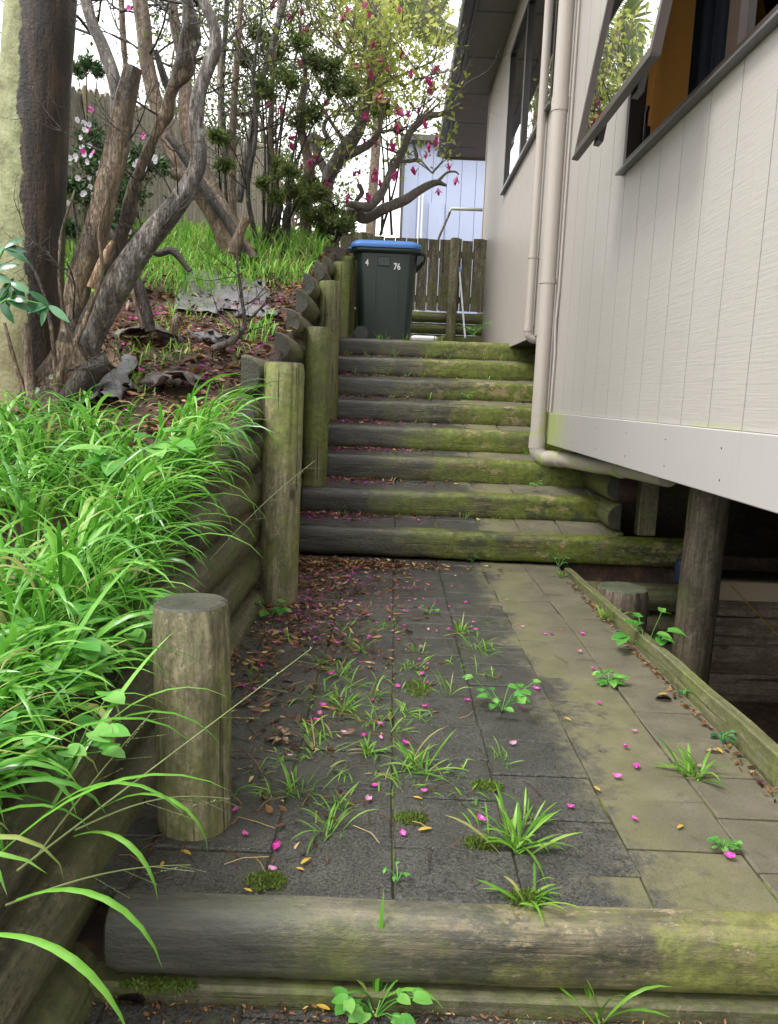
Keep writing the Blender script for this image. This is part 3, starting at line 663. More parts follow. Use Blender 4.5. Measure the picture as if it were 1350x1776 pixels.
# roof
roofx0 = .70; mb = MB()
mb.box(roofx0 + .07, WX + .3, -2.5, 14.9, ZT, ZT + .012); mb.prism([(roofx0 + .0, ZT + .18), (7, ZT + 1.9), (7, ZT + 1.95), (roofx0 - .02, ZT + .22)], 1, -2.5, 14.92)
rf = build(mb, 'roof', 'soffit', house)
mb = MB()
for y in np.arange(-2.5, 15, 1.2): mb.box(roofx0 + .075, WX + .0, y, y + .03, ZT - .006, ZT - .001)
build(mb, 'soffit_batten', 'gutter', rf)
mb = MB(); mb.box(roofx0 + .03, roofx0 + .068, -2.5, 14.9, ZT - .03, ZT + .2, bev=.004)
mb.prism([(roofx0 - .10, ZT + .03), (roofx0 - .085, ZT + .0), (roofx0 + .027, ZT), (roofx0 + .027, ZT + .13), (roofx0 + .02, ZT + .13), (roofx0 + .02, ZT + .01), (roofx0 - .08, ZT + .01), (roofx0 - .093, ZT + .035), (roofx0 - .093, ZT + .15), (roofx0 - .10, ZT + .15)], 1, -2.5, 14.9)
build(mb, 'gutter', 'gutter', rf)
mb = MB(); mb.prism([(roofx0 + .07, ZT - .03), (FX + .3, ZT - .03), (FX + .3, ZT + .35), (roofx0 + .07, ZT + .25)], 1, 14.9, 14.93); build(mb, 'barge_board', 'soffit', rf)
# near window
def ring_frame(mb, y0, y1, z0, z1, x0, x1, t, mi=0):
    mb.box(x0, x1, y0, y0 + t, z0, z1, mi); mb.box(x0, x1, y1 - t, y1, z0, z1, mi); mb.box(x0, x1, y0 + t, y1 - t, z0, z0 + t, mi); mb.box(x0, x1, y0 + t, y1 - t, z1 - t, z1, mi)
win = empty('window', (WX, 3, 2.44), None, None); win.parent = house; win.location = Vector((WX, 3, 2.44)) - WL['house']; WL[win.name] = Vector((WX, 3, 2.44))
props(win, 'big near window with its left awning sash pushed open')
y0, y1, z0, z1 = BW
mb = MB(); ring_frame(mb, y0, y1, z0, z1, WX - .012, WX + .075, .05); mb.box(WX - .01, WX + .075, 3.16, 3.27, z0 + .05, z1 - .05); build(mb, 'frame', 'sash', win)
mb = MB(); mb.prism([(WX - .045, z0 - .016), (WX - .001, z0 - .016), (WX - .001, z0 + .004), (WX - .014, z0 + .018), (WX - .03, z0 + .008), (WX - .045, z0 - .004)], 1, y0 - .02, y1 + .03); build(mb, 'sill', 'sill', win)
mb = MB(); mb.box(WX + .076, WX + .30, y1 - .055, y1 - .02, z0 + .03, z1); mb.box(WX + .076, WX + .30, y0, y1 - .056, z0 - .01, z0 + .03)
mb.box(WX + .11, WX + .14, y1 - .075, y1 - .056, z0 + .03, z1)
build(mb, 'inner_jamb', 'timber_jamb', win)
mb = MB(); mb.box(WX + .02, WX + .026, y0 + .051, 3.159, z0 + .051, z1 - .051); build(mb, 'pane', 'glass', win)
mb = MB()
for i in range(40):
    yy = 1.3 + i * .082; mb.tube([(WX + .36 + .015 * math.sin(i * 2.1), yy, z0 - .02), (WX + .36 + .015 * math.sin(i * 2.1 + .4), yy, z1)], .045, 8)
build(mb, 'curtain', 'blind', win)
# open awning sash, hinged at its top
ang = R_(8.5); hz = z1 - .06; hx = WX - .02; H_ = hz - 2.50; sy0, sy1 = 3.28, 4.60
def rs_(x, y, z):   # x outwards, z down from hinge
    return Vector((hx - math.sin(ang) * z - math.cos(ang) * x, y, hz - math.cos(ang) * z + math.sin(ang) * x))
def rbox(mb, xa, xb, ya, yb, za, zb, mi=0):
    vs = [rs_(x, y, z) for x in (xa, xb) for y in (ya, yb) for z in (za, zb)]
    mb.add(vs, [(0, 1, 3, 2), (4, 6, 7, 5), (0, 4, 5, 1), (2, 3, 7, 6), (0, 2, 6, 4), (1, 5, 7, 3)], False, mi)
HL = H_ / math.cos(ang)
sash = MB(); t = .038
rbox(sash, -.02, .02, sy0, sy0 + t, 0, HL); rbox(sash, -.02, .02, sy1 - t, sy1, 0, HL); rbox(sash, -.02, .02, sy0 + t, sy1 - t, 0, t); rbox(sash, -.02, .02, sy0 + t, sy1 - t, HL - t, HL)
rbox(sash, -.012, .024, sy0 - .015, sy1 + .015, HL + .001, HL + .014, 1)
for yy in (3.55, 4.2): rbox(sash, -.05, -.02, yy, yy + .09, HL - .06, HL + .03, 1)
so_ = build(sash, 'sash', ['sash', 'frame'], win); so_['label'] = 'open brown awning sash tilted outwards'
mb = MB(); rbox(mb, -.003, .003, sy0 + t, sy1 - t, t, HL - t); build(mb, 'sash_pane', 'glass', win)
mb = MB(); mb.tube([(WX + .07, y1 - .10, z0 + .06), (WX + .06, y1 - .13, z0 + .10), (WX + .06, y1 - .13, z0 + .27), (WX + .075, y1 - .10, z0 + .31)], .011, 8); mb.box(WX + .066, WX + .085, y1 - .14, y1 - .10, z0 + .13, z0 + .2); build(mb, 'latch', 'black', win)
# far window
fw = empty('window', (FX, 8, 3.58), None, None); fw.parent = house; fw.location = Vector((FX, 8, 3.58)) - WL['house']; WL[fw.name] = Vector((FX, 8, 3.58))
props(fw, 'farther window with two dark-framed panes on the beige wall')
y0, y1, z0, z1 = FW
mb = MB(); ring_frame(mb, y0, y1, z0, z1, FX - .02, FX + .04, .055); mb.box(FX - .019, FX + .04, 8.36, 8.46, z0 + .055, z1 - .055); build(mb, 'frame', 'frame', fw)
mb = MB(); mb.box(FX - .045, FX - .001, y0 - .02, y1 + .03, z0 - .03, z0 - .001, bev=.004); build(mb, 'sill', 'sill', fw)
mb = MB(); mb.box(FX + .012, FX + .018, 8.461, y1 - .056, z0 + .056, z1 - .056); build(mb, 'pane', 'glass', fw)
mb = MB(); mb.box(FX + .012, FX + .018, y0 + .056, 8.359, z0 + .056, z1 - .056); build(mb, 'pane', 'glass', fw)
# pipes
def pipe_run(mb, pts, r, n=20):
    mb.tube(pts, r, n)
dp = MB(); px_, py_ = 1.165, 6.2
pts = [(px_, py_, ZT), (px_, py_, .80)] ; dp.tube([(px_, py_, ZT), (px_, py_, 3.35), (px_, py_, .80)], .059, 28)
dp.tube([(px_, py_, 3.30), (px_, py_, 3.40)], .064, 28); dp.tube([(px_, py_, .76), (px_, py_, .86)], .0655, 28)
el = []
for i in range(8):
    a_ = i / 7 * R_(80); el.append((px_ + .10 * (1 - math.cos(a_)) * .9, py_ - .10 * (1 - math.cos(a_)) * .35, .78 - .10 * math.sin(a_)))
dp.tube(el, .063, 28)
dn = build(dp, 'downpipe', 'pipe', house); dn['label'] = 'thick pale downpipe at the corner of the near wall'
mb = MB(); mb.tube([(px_, py_, 2.04), (px_, py_, 2.075)], .064, 24); mb.box(px_ + .05, WX, py_ - .015, py_ + .012, 2.045, 2.07); build(mb, 'bracket', 'pipe', dn)
mb = MB(); e0 = Vector(el[-1]); mb.tube([e0 + Vector((.0, .01, 0)), Vector((1.32, 5.95, .70)), Vector((1.40, 5.2, .72)), Vector((1.46, 4.9, .735)), Vector((1.52, 4.2, .75))], [.064, .06, .058, .058, .058], 24)
mb.tube([Vector((1.455, 4.95, .733)), Vector((1.463, 4.85, .735))], .066, 24); mb.tube([(1.30, 5.97, .698), (1.325, 5.93, .7)], .067, 24)
build(mb, 'drain_pipe', 'pipe', house)['label'] = 'pale drain pipe running under the near wall edge'
mb = MB(); mb.tube([(WX - .016, 6.14, ZT), (WX - .016, 6.14, 2.0), (WX - .022, 6.16, 1.75), (WX - .016, 6.13, 1.5), (WX - .018, 6.14, 1.05)], .010, 8); build(mb, 'cable', 'pipe', house)
mb = MB(); qx, qy = 1.16, 6.95
el = [(qx, qy, ZT), (qx, qy, 3), (qx, qy, 1.76)] + [(qx + .07 * (1 - math.cos(R_(15 * i))), qy, 1.74 - .07 * math.sin(R_(15 * i))) for i in range(1, 7)] + [(qx + .25, qy, 1.67)]
mb.tube(el, .036, 18); mb.tube([(qx, qy, 1.74), (qx, qy, 1.80)], .041, 18)
dn2 = build(mb, 'downpipe', 'pipe', house); dn2['label'] = 'thin farther downpipe turning under the beige wall'
mb = MB(); mb.tube([(qx, qy, 2.36), (qx, qy, 2.385)], .041, 18); mb.box(qx + .03, FX, qy - .01, qy + .01, 2.362, 2.382); build(mb, 'bracket', 'pipe', dn2)

# ------------------------------------------------------------------ bin
bx, by, bz = -.135, 9.0, 8 * RIS - .005
bino = empty('wheelie_bin', (bx, by, bz), 'dark green wheelie bin with blue lid standing at the top of the steps', 'bin')
def rrect(cx, cy, hx_, hy_, r, n=6):
    o = []
    for q, (sx, sy) in enumerate(((1, 1), (-1, 1), (-1, -1), (1, -1))):
        for i in range(n + 1):
            a_ = (q + i / n) * math.pi / 2; o.append((cx + sx * (hx_ - r) + r * math.cos(a_), cy + sy * (hy_ - r) + r * math.sin(a_)))
    return o
def loft(mb, rings, mi=0, smooth=True):
    n = len(rings[0]); vs = [p for r in rings for p in r]
    mb.add(vs, [(i * n + k, i * n + (k + 1) % n, (i + 1) * n + (k + 1) % n, (i + 1) * n + k) for i in range(len(rings) - 1) for k in range(n)], smooth, mi)
    mb.add(rings[0], [tuple(range(n))[::-1]], False, mi); mb.add(rings[-1], [tuple(range(n))], False, mi)
def R3(cx, cy, hx_, hy_, r, z): return [(x, y, z) for x, y in rrect(cx, cy, hx_, hy_, r)]
YAW = R_(0)
mb = MB(); loft(mb, [R3(bx, by, .285, .245, .07, bz + .01), R3(bx, by, .292, .25, .08, bz + .05), R3(bx, by, .33, .285, .09, bz + .88), R3(bx, by, .335, .29, .09, bz + .94)])
mb.box(bx - .10, bx + .04, by - .297, by - .27, bz + .80, bz + .90, bev=.006)
for dx in (-.12, .12): mb.box(bx + dx - .004, bx + dx + .004, by - .292, by - .255, bz + .3, bz + .78)
build(mb, 'body', 'bin', bino)
mb = MB(); loft(mb, [R3(bx, by, .345, .30, .10, bz + .935), R3(bx, by, .372, .33, .10, bz + .945), R3(bx, by, .376, .334, .10, bz + .985), R3(bx, by, .36, .32, .10, bz + .995)]); build(mb, 'rim', 'bin', bino)
mb = MB(); loft(mb, [R3(bx - .01, by, .385, .342, .11, bz + .99), R3(bx - .01, by, .392, .347, .11, bz + 1.012), R3(bx - .01, by, .38, .338, .11, bz + 1.04), R3(bx - .02, by, .34, .30, .11, bz + 1.068), R3(bx - .02, by, .27, .24, .11, bz + 1.078)])
mb.box(bx + .06, bx + .19, by - .10, by + .10, bz + 1.05, bz + 1.098, bev=.012)
mb.box(bx - .435, bx - .38, by - .12, by + .12, bz + .995, bz + 1.02, bev=.008)
build(mb, 'lid', 'lid', bino)
mb = MB(); mb.tube([(bx + .36, by - .24, bz + .96), (bx + .405, by - .24, bz + .94), (bx + .41, by - .2, bz + .925), (bx + .41, by + .2, bz + .925), (bx + .405, by + .24, bz + .94), (bx + .36, by + .24, bz + .97)], .022, 12)
mb.prism([(bx + .33, bz + .93), (bx + .41, bz + .935), (bx + .40, bz + .88), (bx + .335, bz + .82)], 1, by - .25, by - .22); mb.prism([(bx + .33, bz + .93), (bx + .41, bz + .935), (bx + .40, bz + .88), (bx + .335, bz + .82)], 1, by + .22, by + .25)
build(mb, 'handle', 'bin', bino)
for yy in (-.27, .24):
    mb = MB(); mb.tube([(bx - .255, by + yy, bz + .075), (bx - .255, by + yy + .04, bz + .075)], .08, 24); build(mb, 'wheel', 'black', bino)
for s_, dx in (('4', -.215), ('76', .115)):
    cu = bpy.data.curves.new('t', 'FONT'); cu.body = s_; cu.size = .095; cu.extrude = .001; cu.offset = .002; cu.align_x = 'CENTER'
    to = bpy.data.objects.new('t', cu); col.objects.link(to)
    dg = bpy.context.evaluated_depsgraph_get(); me = bpy.data.meshes.new_from_object(to.evaluated_get(dg)); bpy.data.objects.remove(to)
    me.materials.clear(); me.materials.append(M['text']); o = bpy.data.objects.new('number', me); col.objects.link(o); o.parent = bino
    z_ = .80 if s_ == '4' else .77
    o.location = (dx, -.25 - (z_ + .04 - .05) / .83 * .035 - .004, z_); o.rotation_euler = (math.pi / 2 - math.atan(.035 / .83) * -1, 0, 0); o.scale = (.8, 1, 1)
    o['label'] = 'white painted number ' + s_

# white tray and pole by the back fence
c = at(736, 583, 8.75); mb = MB()
tz = 8 * RIS
loft(mb, [R3(c.x, c.y, .13, .10, .05, tz), R3(c.x, c.y, .15, .115, .05, tz + .03), R3(c.x, c.y, .15, .115, .05, tz + .05), R3(c.x, c.y, .13, .10, .05, tz + .065)]); 
props(build(mb, 'plastic_tub', 'white', origin=(c.x, c.y, tz)), 'low white plastic tub upside down on the top landing beside the bin', 'tub')
pb, pt = at(807, 586, 10.3), at(797, 464, 10.75)
ple = empty('broom_pole', pb, 'thin white pole with blue tip leaning on the back fence', 'pole')
mb = MB(); mb.tube([pb, pb.lerp(pt, .93)], .013, 10); build(mb, 'shaft', 'white', ple)
mb = MB(); mb.tube([pb.lerp(pt, .93), pt], .0155, 10); build(mb, 'tip', 'lid', ple)
# black hose on the fifth tread
hy = D0 + 5 * TRD - .04; hz_ = 5 * RIS + .008
mb = MB(); mb.tube([(-.60, hy - .14, hz_ + .02), (-.5, hy - .13, hz_), (-.2, hy - .06, hz_), (.3, hy - .035, hz_ + .003), (.8, hy - .03, hz_), (1.3, hy - .03, hz_), (1.55, hy - .02, hz_)], .013, 10)
props(build(mb, 'hose', 'black', origin=(0, hy, hz_)), 'black irrigation hose lying along the foot of the sixth step', 'hose')

# ------------------------------------------------------------------ back fence, side fence, blue house, palm
bf = empty('back_fence', (0, 11.2, 1.74), 'mossy weathered paling fence across the end of the path behind the bin', 'fence')
fz0, fzt = at(700, 537, 11.2).z, at(720, 412, 11.2).z
r = random.Random(4); x = -1.6; i = 0
while x < 1.3:
    w_ = .148; mb = MB(); zt = fzt + r.uniform(-.02, .02) + (.04 if x < -.5 else 0); sk = r.uniform(-.004, .004)
    mb.prism([(x, fz0 + .01), (x + w_, fz0 + r.uniform(-.01, .01)), (x + w_ + sk, zt), (x + sk, zt + r.uniform(-.008, .008))], 1, 11.20, 11.218); build(mb, 'paling', 'paling', bf); x += w_ + r.uniform(.002, .012)
mb = MB(); mb.box(-1.6, 1.3, 11.22, 11.27, fzt - .25, fzt - .16); mb.box(-1.6, 1.3, 11.22, 11.27, fz0 + .12, fz0 + .21); build(mb, 'rail', 'paling', bf)
for i in range(3):
    log('low_wall_log', (-.7, 11.22, fz0 - .09 - .155 * i), (1.5, 11.22, fz0 - .09 - .155 * i), .075, ['post_green', 'end'], ['upper', 'middle', 'lowest'][i] + ' bright mossy log under the back fence palings', 'retaining log', 'mossy logs under the back fence', half=(0, -1, 0), seed=120 + i)
pc = at(779, 588, 11.0); ptp = at(790, 414, 11.0)
log('fence_post', (pc.x + .02, 11.0, 1.6), (pc.x + .02, 11.0, ptp.z), .07, ['post', 'end_green'], 'round yellow-green post in front of the back fence near the house', 'post', seed=130)
log('fence_post', (at(630, 405, 11).x, 11.05, 1.6), (at(630, 405, 11).x, 11.05, at(630, 403, 11).z), .07, ['post_green', 'end_green'], 'round mossy post in the back fence above the bin lid', 'post', seed=131)

sf = empty('side_fence', (-3, 10, 3), 'tall grey paling fence along the top of the bank at left', 'fence')
A, B = Vector((-4.45, 4.6, 3.45)), Vector((-2.25, 15.0, 5.55)); n_ = 98; dx = (B - A).normalized()
for i in range(n_):
    t = (i + .5) / n_; p = A.lerp(B, t); hw = .048; zt = p.z + r.uniform(-.03, .03)
    u = Vector((dx.x, dx.y, 0)).normalized(); nn = Vector((u.y, -u.x, 0)) * .012
    zb = bank(p.y) - .45
    mb = MB(); q = [p - u * hw, p + u * hw]
    prof = [(-1, zb), (1, zb), (1, zt - .05), (.35, zt), (-.4, zt - .008), (-1, zt - .06)]
    vs = [Vector((p.x, p.y, 0)) + u * (hw * a_) + nn * s_ + Vector((0, 0, z)) for s_ in (-1, 1) for a_, z in prof]
    mb.add(vs, [tuple(range(6)), tuple(range(6, 12))[::-1]] + [(k, (k + 1) % 6, (k + 1) % 6 + 6, k + 6) for k in range(6)])
    o = build(mb, 'paling', 'new_paling' if i in (41,) else 'side_paling', sf)
    if i == 41: o['label'] = 'pale newer paling'
for dz in (-.35, -1.3):
    mb = MB(); mb.tube([A + Vector((.04, 0, dz)) - Vector((.09, 0, 0)), B + Vector((-.05, 0, dz))], .035, 4); build(mb, 'rail', 'side_paling', sf)

bh = empty('neighbour_house', (2.5, 19, 1), 'lavender-blue clad house beyond the back fence', 'house')
xa = at(697, 400, 19).x; zr = at(740, 250, 19).z
mb = MB()
for i in range(14): mb.box(xa + i * .34, xa + (i + 1) * .34 - .012, 19, 19.05, 1, zr)
mb.box(xa, xa + 4.76, 19.03, 19.08, 1, zr); mb.box(xa + .0, xa + .1, 19.05, 24, 1, zr); build(mb, 'wall', 'blue_house', bh)
mb = MB(); mb.box(xa - .12, xa + 5.2, 18.75, 25, zr, zr + .14, bev=.01); build(mb, 'roof', 'gutter', bh)
mb = MB(); mb.box(xa + .62, xa + .98, 18.96, 18.99, 1, zr - 1.3); build(mb, 'panel', 'blue_house', bh)
mb = MB(); mb.tube([(xa - .02, 18.85, zr), (xa - .02, 18.85, 1)], .03, 8); build(mb, 'downpipe', 'gutter', bh)
for xo_ in (.38, .46): mb = MB(); mb.tube([(xa + xo_, 18.9, zr - 1.1), (xa + xo_, 18.9, 1)], .025, 8); build(mb, 'cable_duct', 'white', bh)
p1, p2, p3 = at(840, 364, 14), at(783, 362, 14), at(762, 412, 14)
hr = empty('vent_pipe', p3, 'pale green bent pipe rising above the back fence before the blue wall', 'pipe')
mb = MB(); mb.tube([p1, p2, p2 + (p3 - p2) * .12], .028, 10); build(mb, 'top_pipe', 'greenpipe', hr)
mb = MB(); mb.tube([p2 + (p3 - p2) * .1, p3, p3 + Vector((-.1, 0, -1.2))], .022, 8, wob=.6, wf=12); build(mb, 'lagging', 'bark_grey', hr)
# ------------------------------------------------------------------ trees
def limb(parent, name, pts, mt, n=14, wob=.12, wf=6, cap=None, label=None, seg=7, seed=0):
    P, Rr = spline(pts, seg); mb = MB(); mb.tube(P, Rr, n, True, wob, wf, capmi=1 if cap else 0, seed=seed)
    o = build(mb, name, [mt] + ([cap] if cap else []), parent)
    if label: o['label'] = label
    return o
def pxr(px, r, D): return r * D / FPX
def PL(lst, D):              # (px, py, half width px[, D])
    return [(at(q[0], q[1], q[3] if len(q) > 3 else D), (q[2]) * (q[3] if len(q) > 3 else D) / FPX) for q in lst]
def twigs(mb, p, d, Ln, r, depth, rs, tips, up=.15, n=4, spread=.7, kids=3):
    pts = [Vector(p)]; d = Vector(d).normalized(); N = 5
    for i in range(N):
        d = (d + Vector((rs.normal(), rs.normal(), rs.normal())) * .16 + Vector((0, 0, up * .25))).normalized()
        pts.append(pts[-1] + d * (Ln / N))
    mb.tube(pts, [r * (1 - .6 * i / N) for i in range(N + 1)], n, False)
    if depth == 0: tips.extend(pts[2:]); return
    for k in range(kids):
        i = int(rs.integers(2, N + 1)); dd = (d + Vector((rs.normal(), rs.normal(), rs.normal())) * spread).normalized()
        twigs(mb, pts[i], dd, Ln * rs.uniform(.55, .8), r * .5, depth - 1, rs, tips, up, n, spread, kids)
    tips.append(pts[-1])

# the pale trunk at left
tb = at(48, 705, 4.3)
tree = empty('pale_tree', (tb.x, tb.y, .95), 'thick straight pale trunk with a dark wet streak at the left edge', 'tree')
pts = [(at(40, 760, 4.3), .33), (at(45, 700, 4.3), .265), (at(48, 620, 4.3), .215), (at(48, 450, 4.3), .185), (at(57, 250, 4.3), .175), (at(71, 0, 4.3), .17), (at(85, -300, 4.3), .17), (at(100, -800, 4.4), .13)]
P, Rr = spline(pts, 8); mb = MB(); mb.tube(P, Rr, 40, True, .05, 4); build(mb, 'trunk', 'pale_trunk', tree)
rs = np.random.default_rng(5); mb = MB(); tips = []
for i in range(6): twigs(mb, P[-1] + Vector((0, 0, -.4 * i * .3)), (rs.normal(), rs.normal(), .5), 1.6, .05, 2, rs, tips, .3)
build(mb, 'branch', 'bark_dark', tree)
T = np.array([tuple(q) for q in tips]); mb = MB(); mb.cloud(np.repeat(T, 14, 0) + rs.normal(size=(len(T) * 14, 3)) * .12, .07, .03, rs); build(mb, 'crown', 'mid_leaf', tree)

# cut multi-limb tree in front
D = 4.15
ct = empty('lopped_tree', at(130, 715, D), 'low lopped tree with wet brown lichen-spotted limbs, one sawn off high', 'tree')
limb(ct, 'trunk', PL([(115, 760, 75), (112, 700, 60), (125, 650, 45), (138, 600, 36)], D), 'bark_brown', 24, .22, 5)
limb(ct, 'limb', PL([(118, 650, 26), (128, 560, 22), (140, 480, 21), (172, 385, 20), (200, 270, 19), (215, 190, 17), (231, 118, 15)], D), 'bark_brown', 22, .12, 7, 'end', 'upright limb sawn flat at the top', 9, 3)
limb(ct, 'limb', PL([(130, 640, 30), (165, 560, 26), (215, 475, 23), (262, 410, 20), (308, 352, 17.5), (338, 300, 14), (345, 265, 13.5), (340, 215, 12), (345, 165, 12), (362, 115, 11), (374, 80, 10.5), (370, 40, 9), (352, -5, 9), (340, -80, 8)], D), 'bark_grey', 22, .13, 7, None, 'long twisting silver limb reaching the top of the view', 9, 9)
limb(ct, 'limb', PL([(100, 720, 30, 4.1), (140, 670, 22, 4.0), (165, 640, 18, 3.95), (196, 622, 14, 3.9)], D), 'bark_dark', 18, .2, 8, 'heart', 'low dark stump limb with split end', 8, 4)
limb(ct, 'limb', PL([(190, 470, 9), (215, 400, 10), (235, 320, 10), (262, 250, 9), (285, 205, 11), (300, 160, 10), (322, 110, 15), (330, 60, 14), (322, -10, 9)], 4.5), 'bark_brown', 24, .5, 11, 'heart', 'black broken limb with torn bark', 8, 7)
limb(ct, 'limb', PL([(60, 720, 10), (50, 640, 9), (45, 560, 7)], 4.0), 'bark_tan', 10, .2, 9, None, None, 6, 1)
limb(ct, 'snag', PL([(160, 500, 9), (180, 450, 8), (196, 418, 3)], 4.1), 'heart', 8, .3, 12, None, 'orange split snag of bare wood')
limb(ct, 'snag', PL([(96, 700, 9), (104, 650, 9), (112, 615, 3)], 4.0), 'bark_brown', 10, .5, 14)
limb(ct, 'snag', PL([(296, 165, 6), (285, 135, 6), (270, 88, 5)], 4.6), 'bark_dark', 8, .2, 9)
mb = MB(); tips = []; rs = np.random.default_rng(15)
for (px, py, dd) in [(140, 480, 4.15), (200, 270, 4.15), (345, 165, 4.15), (370, 40, 4.15), (308, 352, 4.15), (240, 320, 4.5), (285, 205, 4.5), (128, 560, 4.1), (120, 640, 4.0), (262, 410, 4.15), (322, 110, 4.5)]:
    for k in range(2): twigs(mb, at(px, py, dd), (rs.normal(), rs.normal() * .5, .4), .34, .006, 2, rs, tips, .15, 4)
build(mb, 'twigs', 'bark_dark', ct)
mb = MB()
for l_ in [[(100, 690), (88, 560), (60, 470), (20, 430)], [(150, 640), (110, 540), (105, 420), (130, 330)], [(60, 730), (30, 640), (8, 560)], [(130, 600), (175, 480), (172, 400), (190, 330)]]:
    P, Rr = spline([(at(x, y, 4.0), .014 - .003 * i) for i, (x, y) in enumerate(l_)], 6); mb.tube(P, Rr, 8, True, .25, 12)
build(mb, 'shoots', 'bark_brown', ct)
# root bumps
for i, (q0, q1) in enumerate([((60, 740), (10, 800)), ((110, 760), (60, 830)), ((160, 745), (200, 790))]):
    limb(ct, 'root', [(at(q0[0], q0[1], 4.0), .09), (at((q0[0] + q1[0]) / 2, (q0[1] + q1[1]) / 2, 3.8), .06), (at(q1[0], q1[1], 3.6), .02)], 'bark_dark', 12, .3, 8)
# dark stems in front of the bank
ds = empty('dead_sapling', at(262, 575, 4.9), 'leaning black dead sapling stems on the bank beside the lopped tree', 'tree')
limb(ds, 'stem', PL([(262, 575, 9), (250, 520, 8), (228, 465, 8), (195, 410, 8), (165, 380, 6)], 4.9), 'bark_dark', 10, .2, 9)
limb(ds, 'stem', PL([(250, 570, 5), (238, 530, 5), (222, 480, 4), (200, 440, 3)], 4.9), 'bark_tan', 8, .15, 9)
limb(ds, 'stem', PL([(330, 470, 5), (300, 435, 6), (275, 440, 5), (255, 432, 2)], 5.5), 'bark_dark', 8, .3, 9)
limb(ds, 'stub', PL([(300, 580, 7), (305, 560, 9), (312, 548, 8)], 5.0), 'bark_tan', 8, .15, 9)

# the farther multi-trunk tree
D = 8.0
mt_ = empty('gnarled_tree', at(400, 440, D), 'gnarled tree with several leaning tan trunks rising from one base near the side fence', 'tree')
limb(mt_, 'trunk', PL([(425, 460, 26), (402, 420, 24), (375, 370, 19), (335, 315, 15), (300, 265, 14), (275, 190, 12), (257, 120, 12), (250, 50, 12), (242, -20, 12), (235, -200, 8)], D), 'bark_tan', 18, .12, 5)
limb(mt_, 'trunk', PL([(410, 450, 20), (395, 390, 17), (365, 330, 16), (335, 260, 14), (322, 200, 12), (320, 120, 10), (300, 20, 8), (290, -100, 5)], 8.1), 'bark_tan', 18, .12, 5)
limb(mt_, 'trunk', PL([(418, 455, 14), (400, 400, 12), (385, 360, 10), (350, 320, 11), (300, 300, 10)], 7.8), 'bark_tan', 14, .2, 5)
limb(mt_, 'limb', PL([(425, 450, 10), (405, 400, 8), (370, 350, 8), (318, 270, 7), (290, 235, 5)], 7.7), 'bark_dark', 12, .2, 6)
limb(mt_, 'limb', PL([(200, 260, 10), (203, 180, 10), (196, 130, 11), (178, 80, 10), (160, 40, 9), (147, -10, 9), (130, -120, 6)], 6.8), 'bark_grey', 14, .1, 5)
limb(mt_, 'limb', PL([(218, 115, 4), (213, 50, 5), (210, -30, 4)], 8.4), 'bark_tan', 10, .1, 5)
limb(mt_, 'stub', PL([(405, 440, 10), (418, 400, 8), (428, 378, 8)], 7.6), 'bark_tan', 12, .1, 5, 'end')
rs = np.random.default_rng(11); mb = MB(); tips = []
for (px, py, Dd) in [(250, 0, 8), (300, 20, 8), (320, 120, 8), (257, 100, 8), (150, 0, 7), (160, 60, 7), (345, 10, 7), (210, 20, 8.2)]:
    for k in range(3): twigs(mb, at(px, py, Dd), (rs.normal() * .8, rs.normal() * .8, .5), .9, .014, 2, rs, tips, .2)
build(mb, 'twigs', 'bark_dark', mt_)
T = np.array([tuple(q) for q in tips]); T = T[rs.random(len(T)) < .7]; mb = MB(); mb.cloud(np.repeat(T, 2, 0) + rs.normal(size=(len(T) * 2, 3)) * .06, .05, .022, rs); build(mb, 'crown', 'mid_leaf', mt_)

# slender bare saplings between
rs = np.random.default_rng(21)
gs = 'slender bare trees in front of the side fence'
for j, (lst, Dd, mtn, lb) in enumerate([
    ([(480, 425, 5), (476, 330, 5), (470, 250, 5), (474, 120, 4), (486, 0, 3.5), (490, -100, 3)], 9.4, 'bark_tan', 'slender tree stem rising straight behind the dark shrub'),
    ([(410, 430, 7), (402, 330, 7), (405, 200, 6), (412, 90, 5), (420, -20, 4), (425, -120, 3)], 9.0, 'bark_tan', 'slim upright stem right of the gnarled tree'),
    ([(415, 350, 6), (432, 250, 6), (452, 150, 5), (478, 60, 5), (498, -10, 4)], 9.2, 'bark_grey', 'slim stem slanting up to the right past the gnarled tree'),
    ([(398, 420, 5), (392, 280, 5), (385, 160, 4), (392, 40, 4), (395, -60, 3)], 9.6, 'bark_dark', 'thin dark stem close behind the gnarled tree'),
    ([(530, 410, 10), (533, 330, 11), (537, 290, 9), (528, 250, 8), (520, 200, 6), (530, 120, 4), (520, 40, 3)], 10.0, 'bark_tan', 'tan forked stem behind the dark junipers'),
    ([(445, 420, 4), (430, 330, 4), (445, 230, 3), (440, 130, 3), (455, 20, 2)], 8.6, 'bark_dark', 'thin crooked black stem before the fence')]):
    tr_ = empty('slender_tree', at(lst[0][0], lst[0][1], Dd), lb, 'tree', gs)
    limb(tr_, 'trunk', PL(lst, Dd), mtn, 9, .1, 5)
    mb = MB(); tips = []
    for q in lst[1:]:
        for k in range(4): twigs(mb, at(q[0], q[1], Dd), (rs.normal(), rs.normal() * .6, .6), .7, .009, 2, rs, tips, .25, 3)
    build(mb, 'twigs', 'bark_dark', tr_)
    T = np.array([tuple(q) for q in tips]); T = T[rs.random(len(T)) < .5]; mb = MB(); mb.cloud(np.repeat(T, 2, 0) + rs.normal(size=(len(T) * 2, 3)) * .07, .05, .02, rs); build(mb, 'crown', 'mid_leaf', tr_)

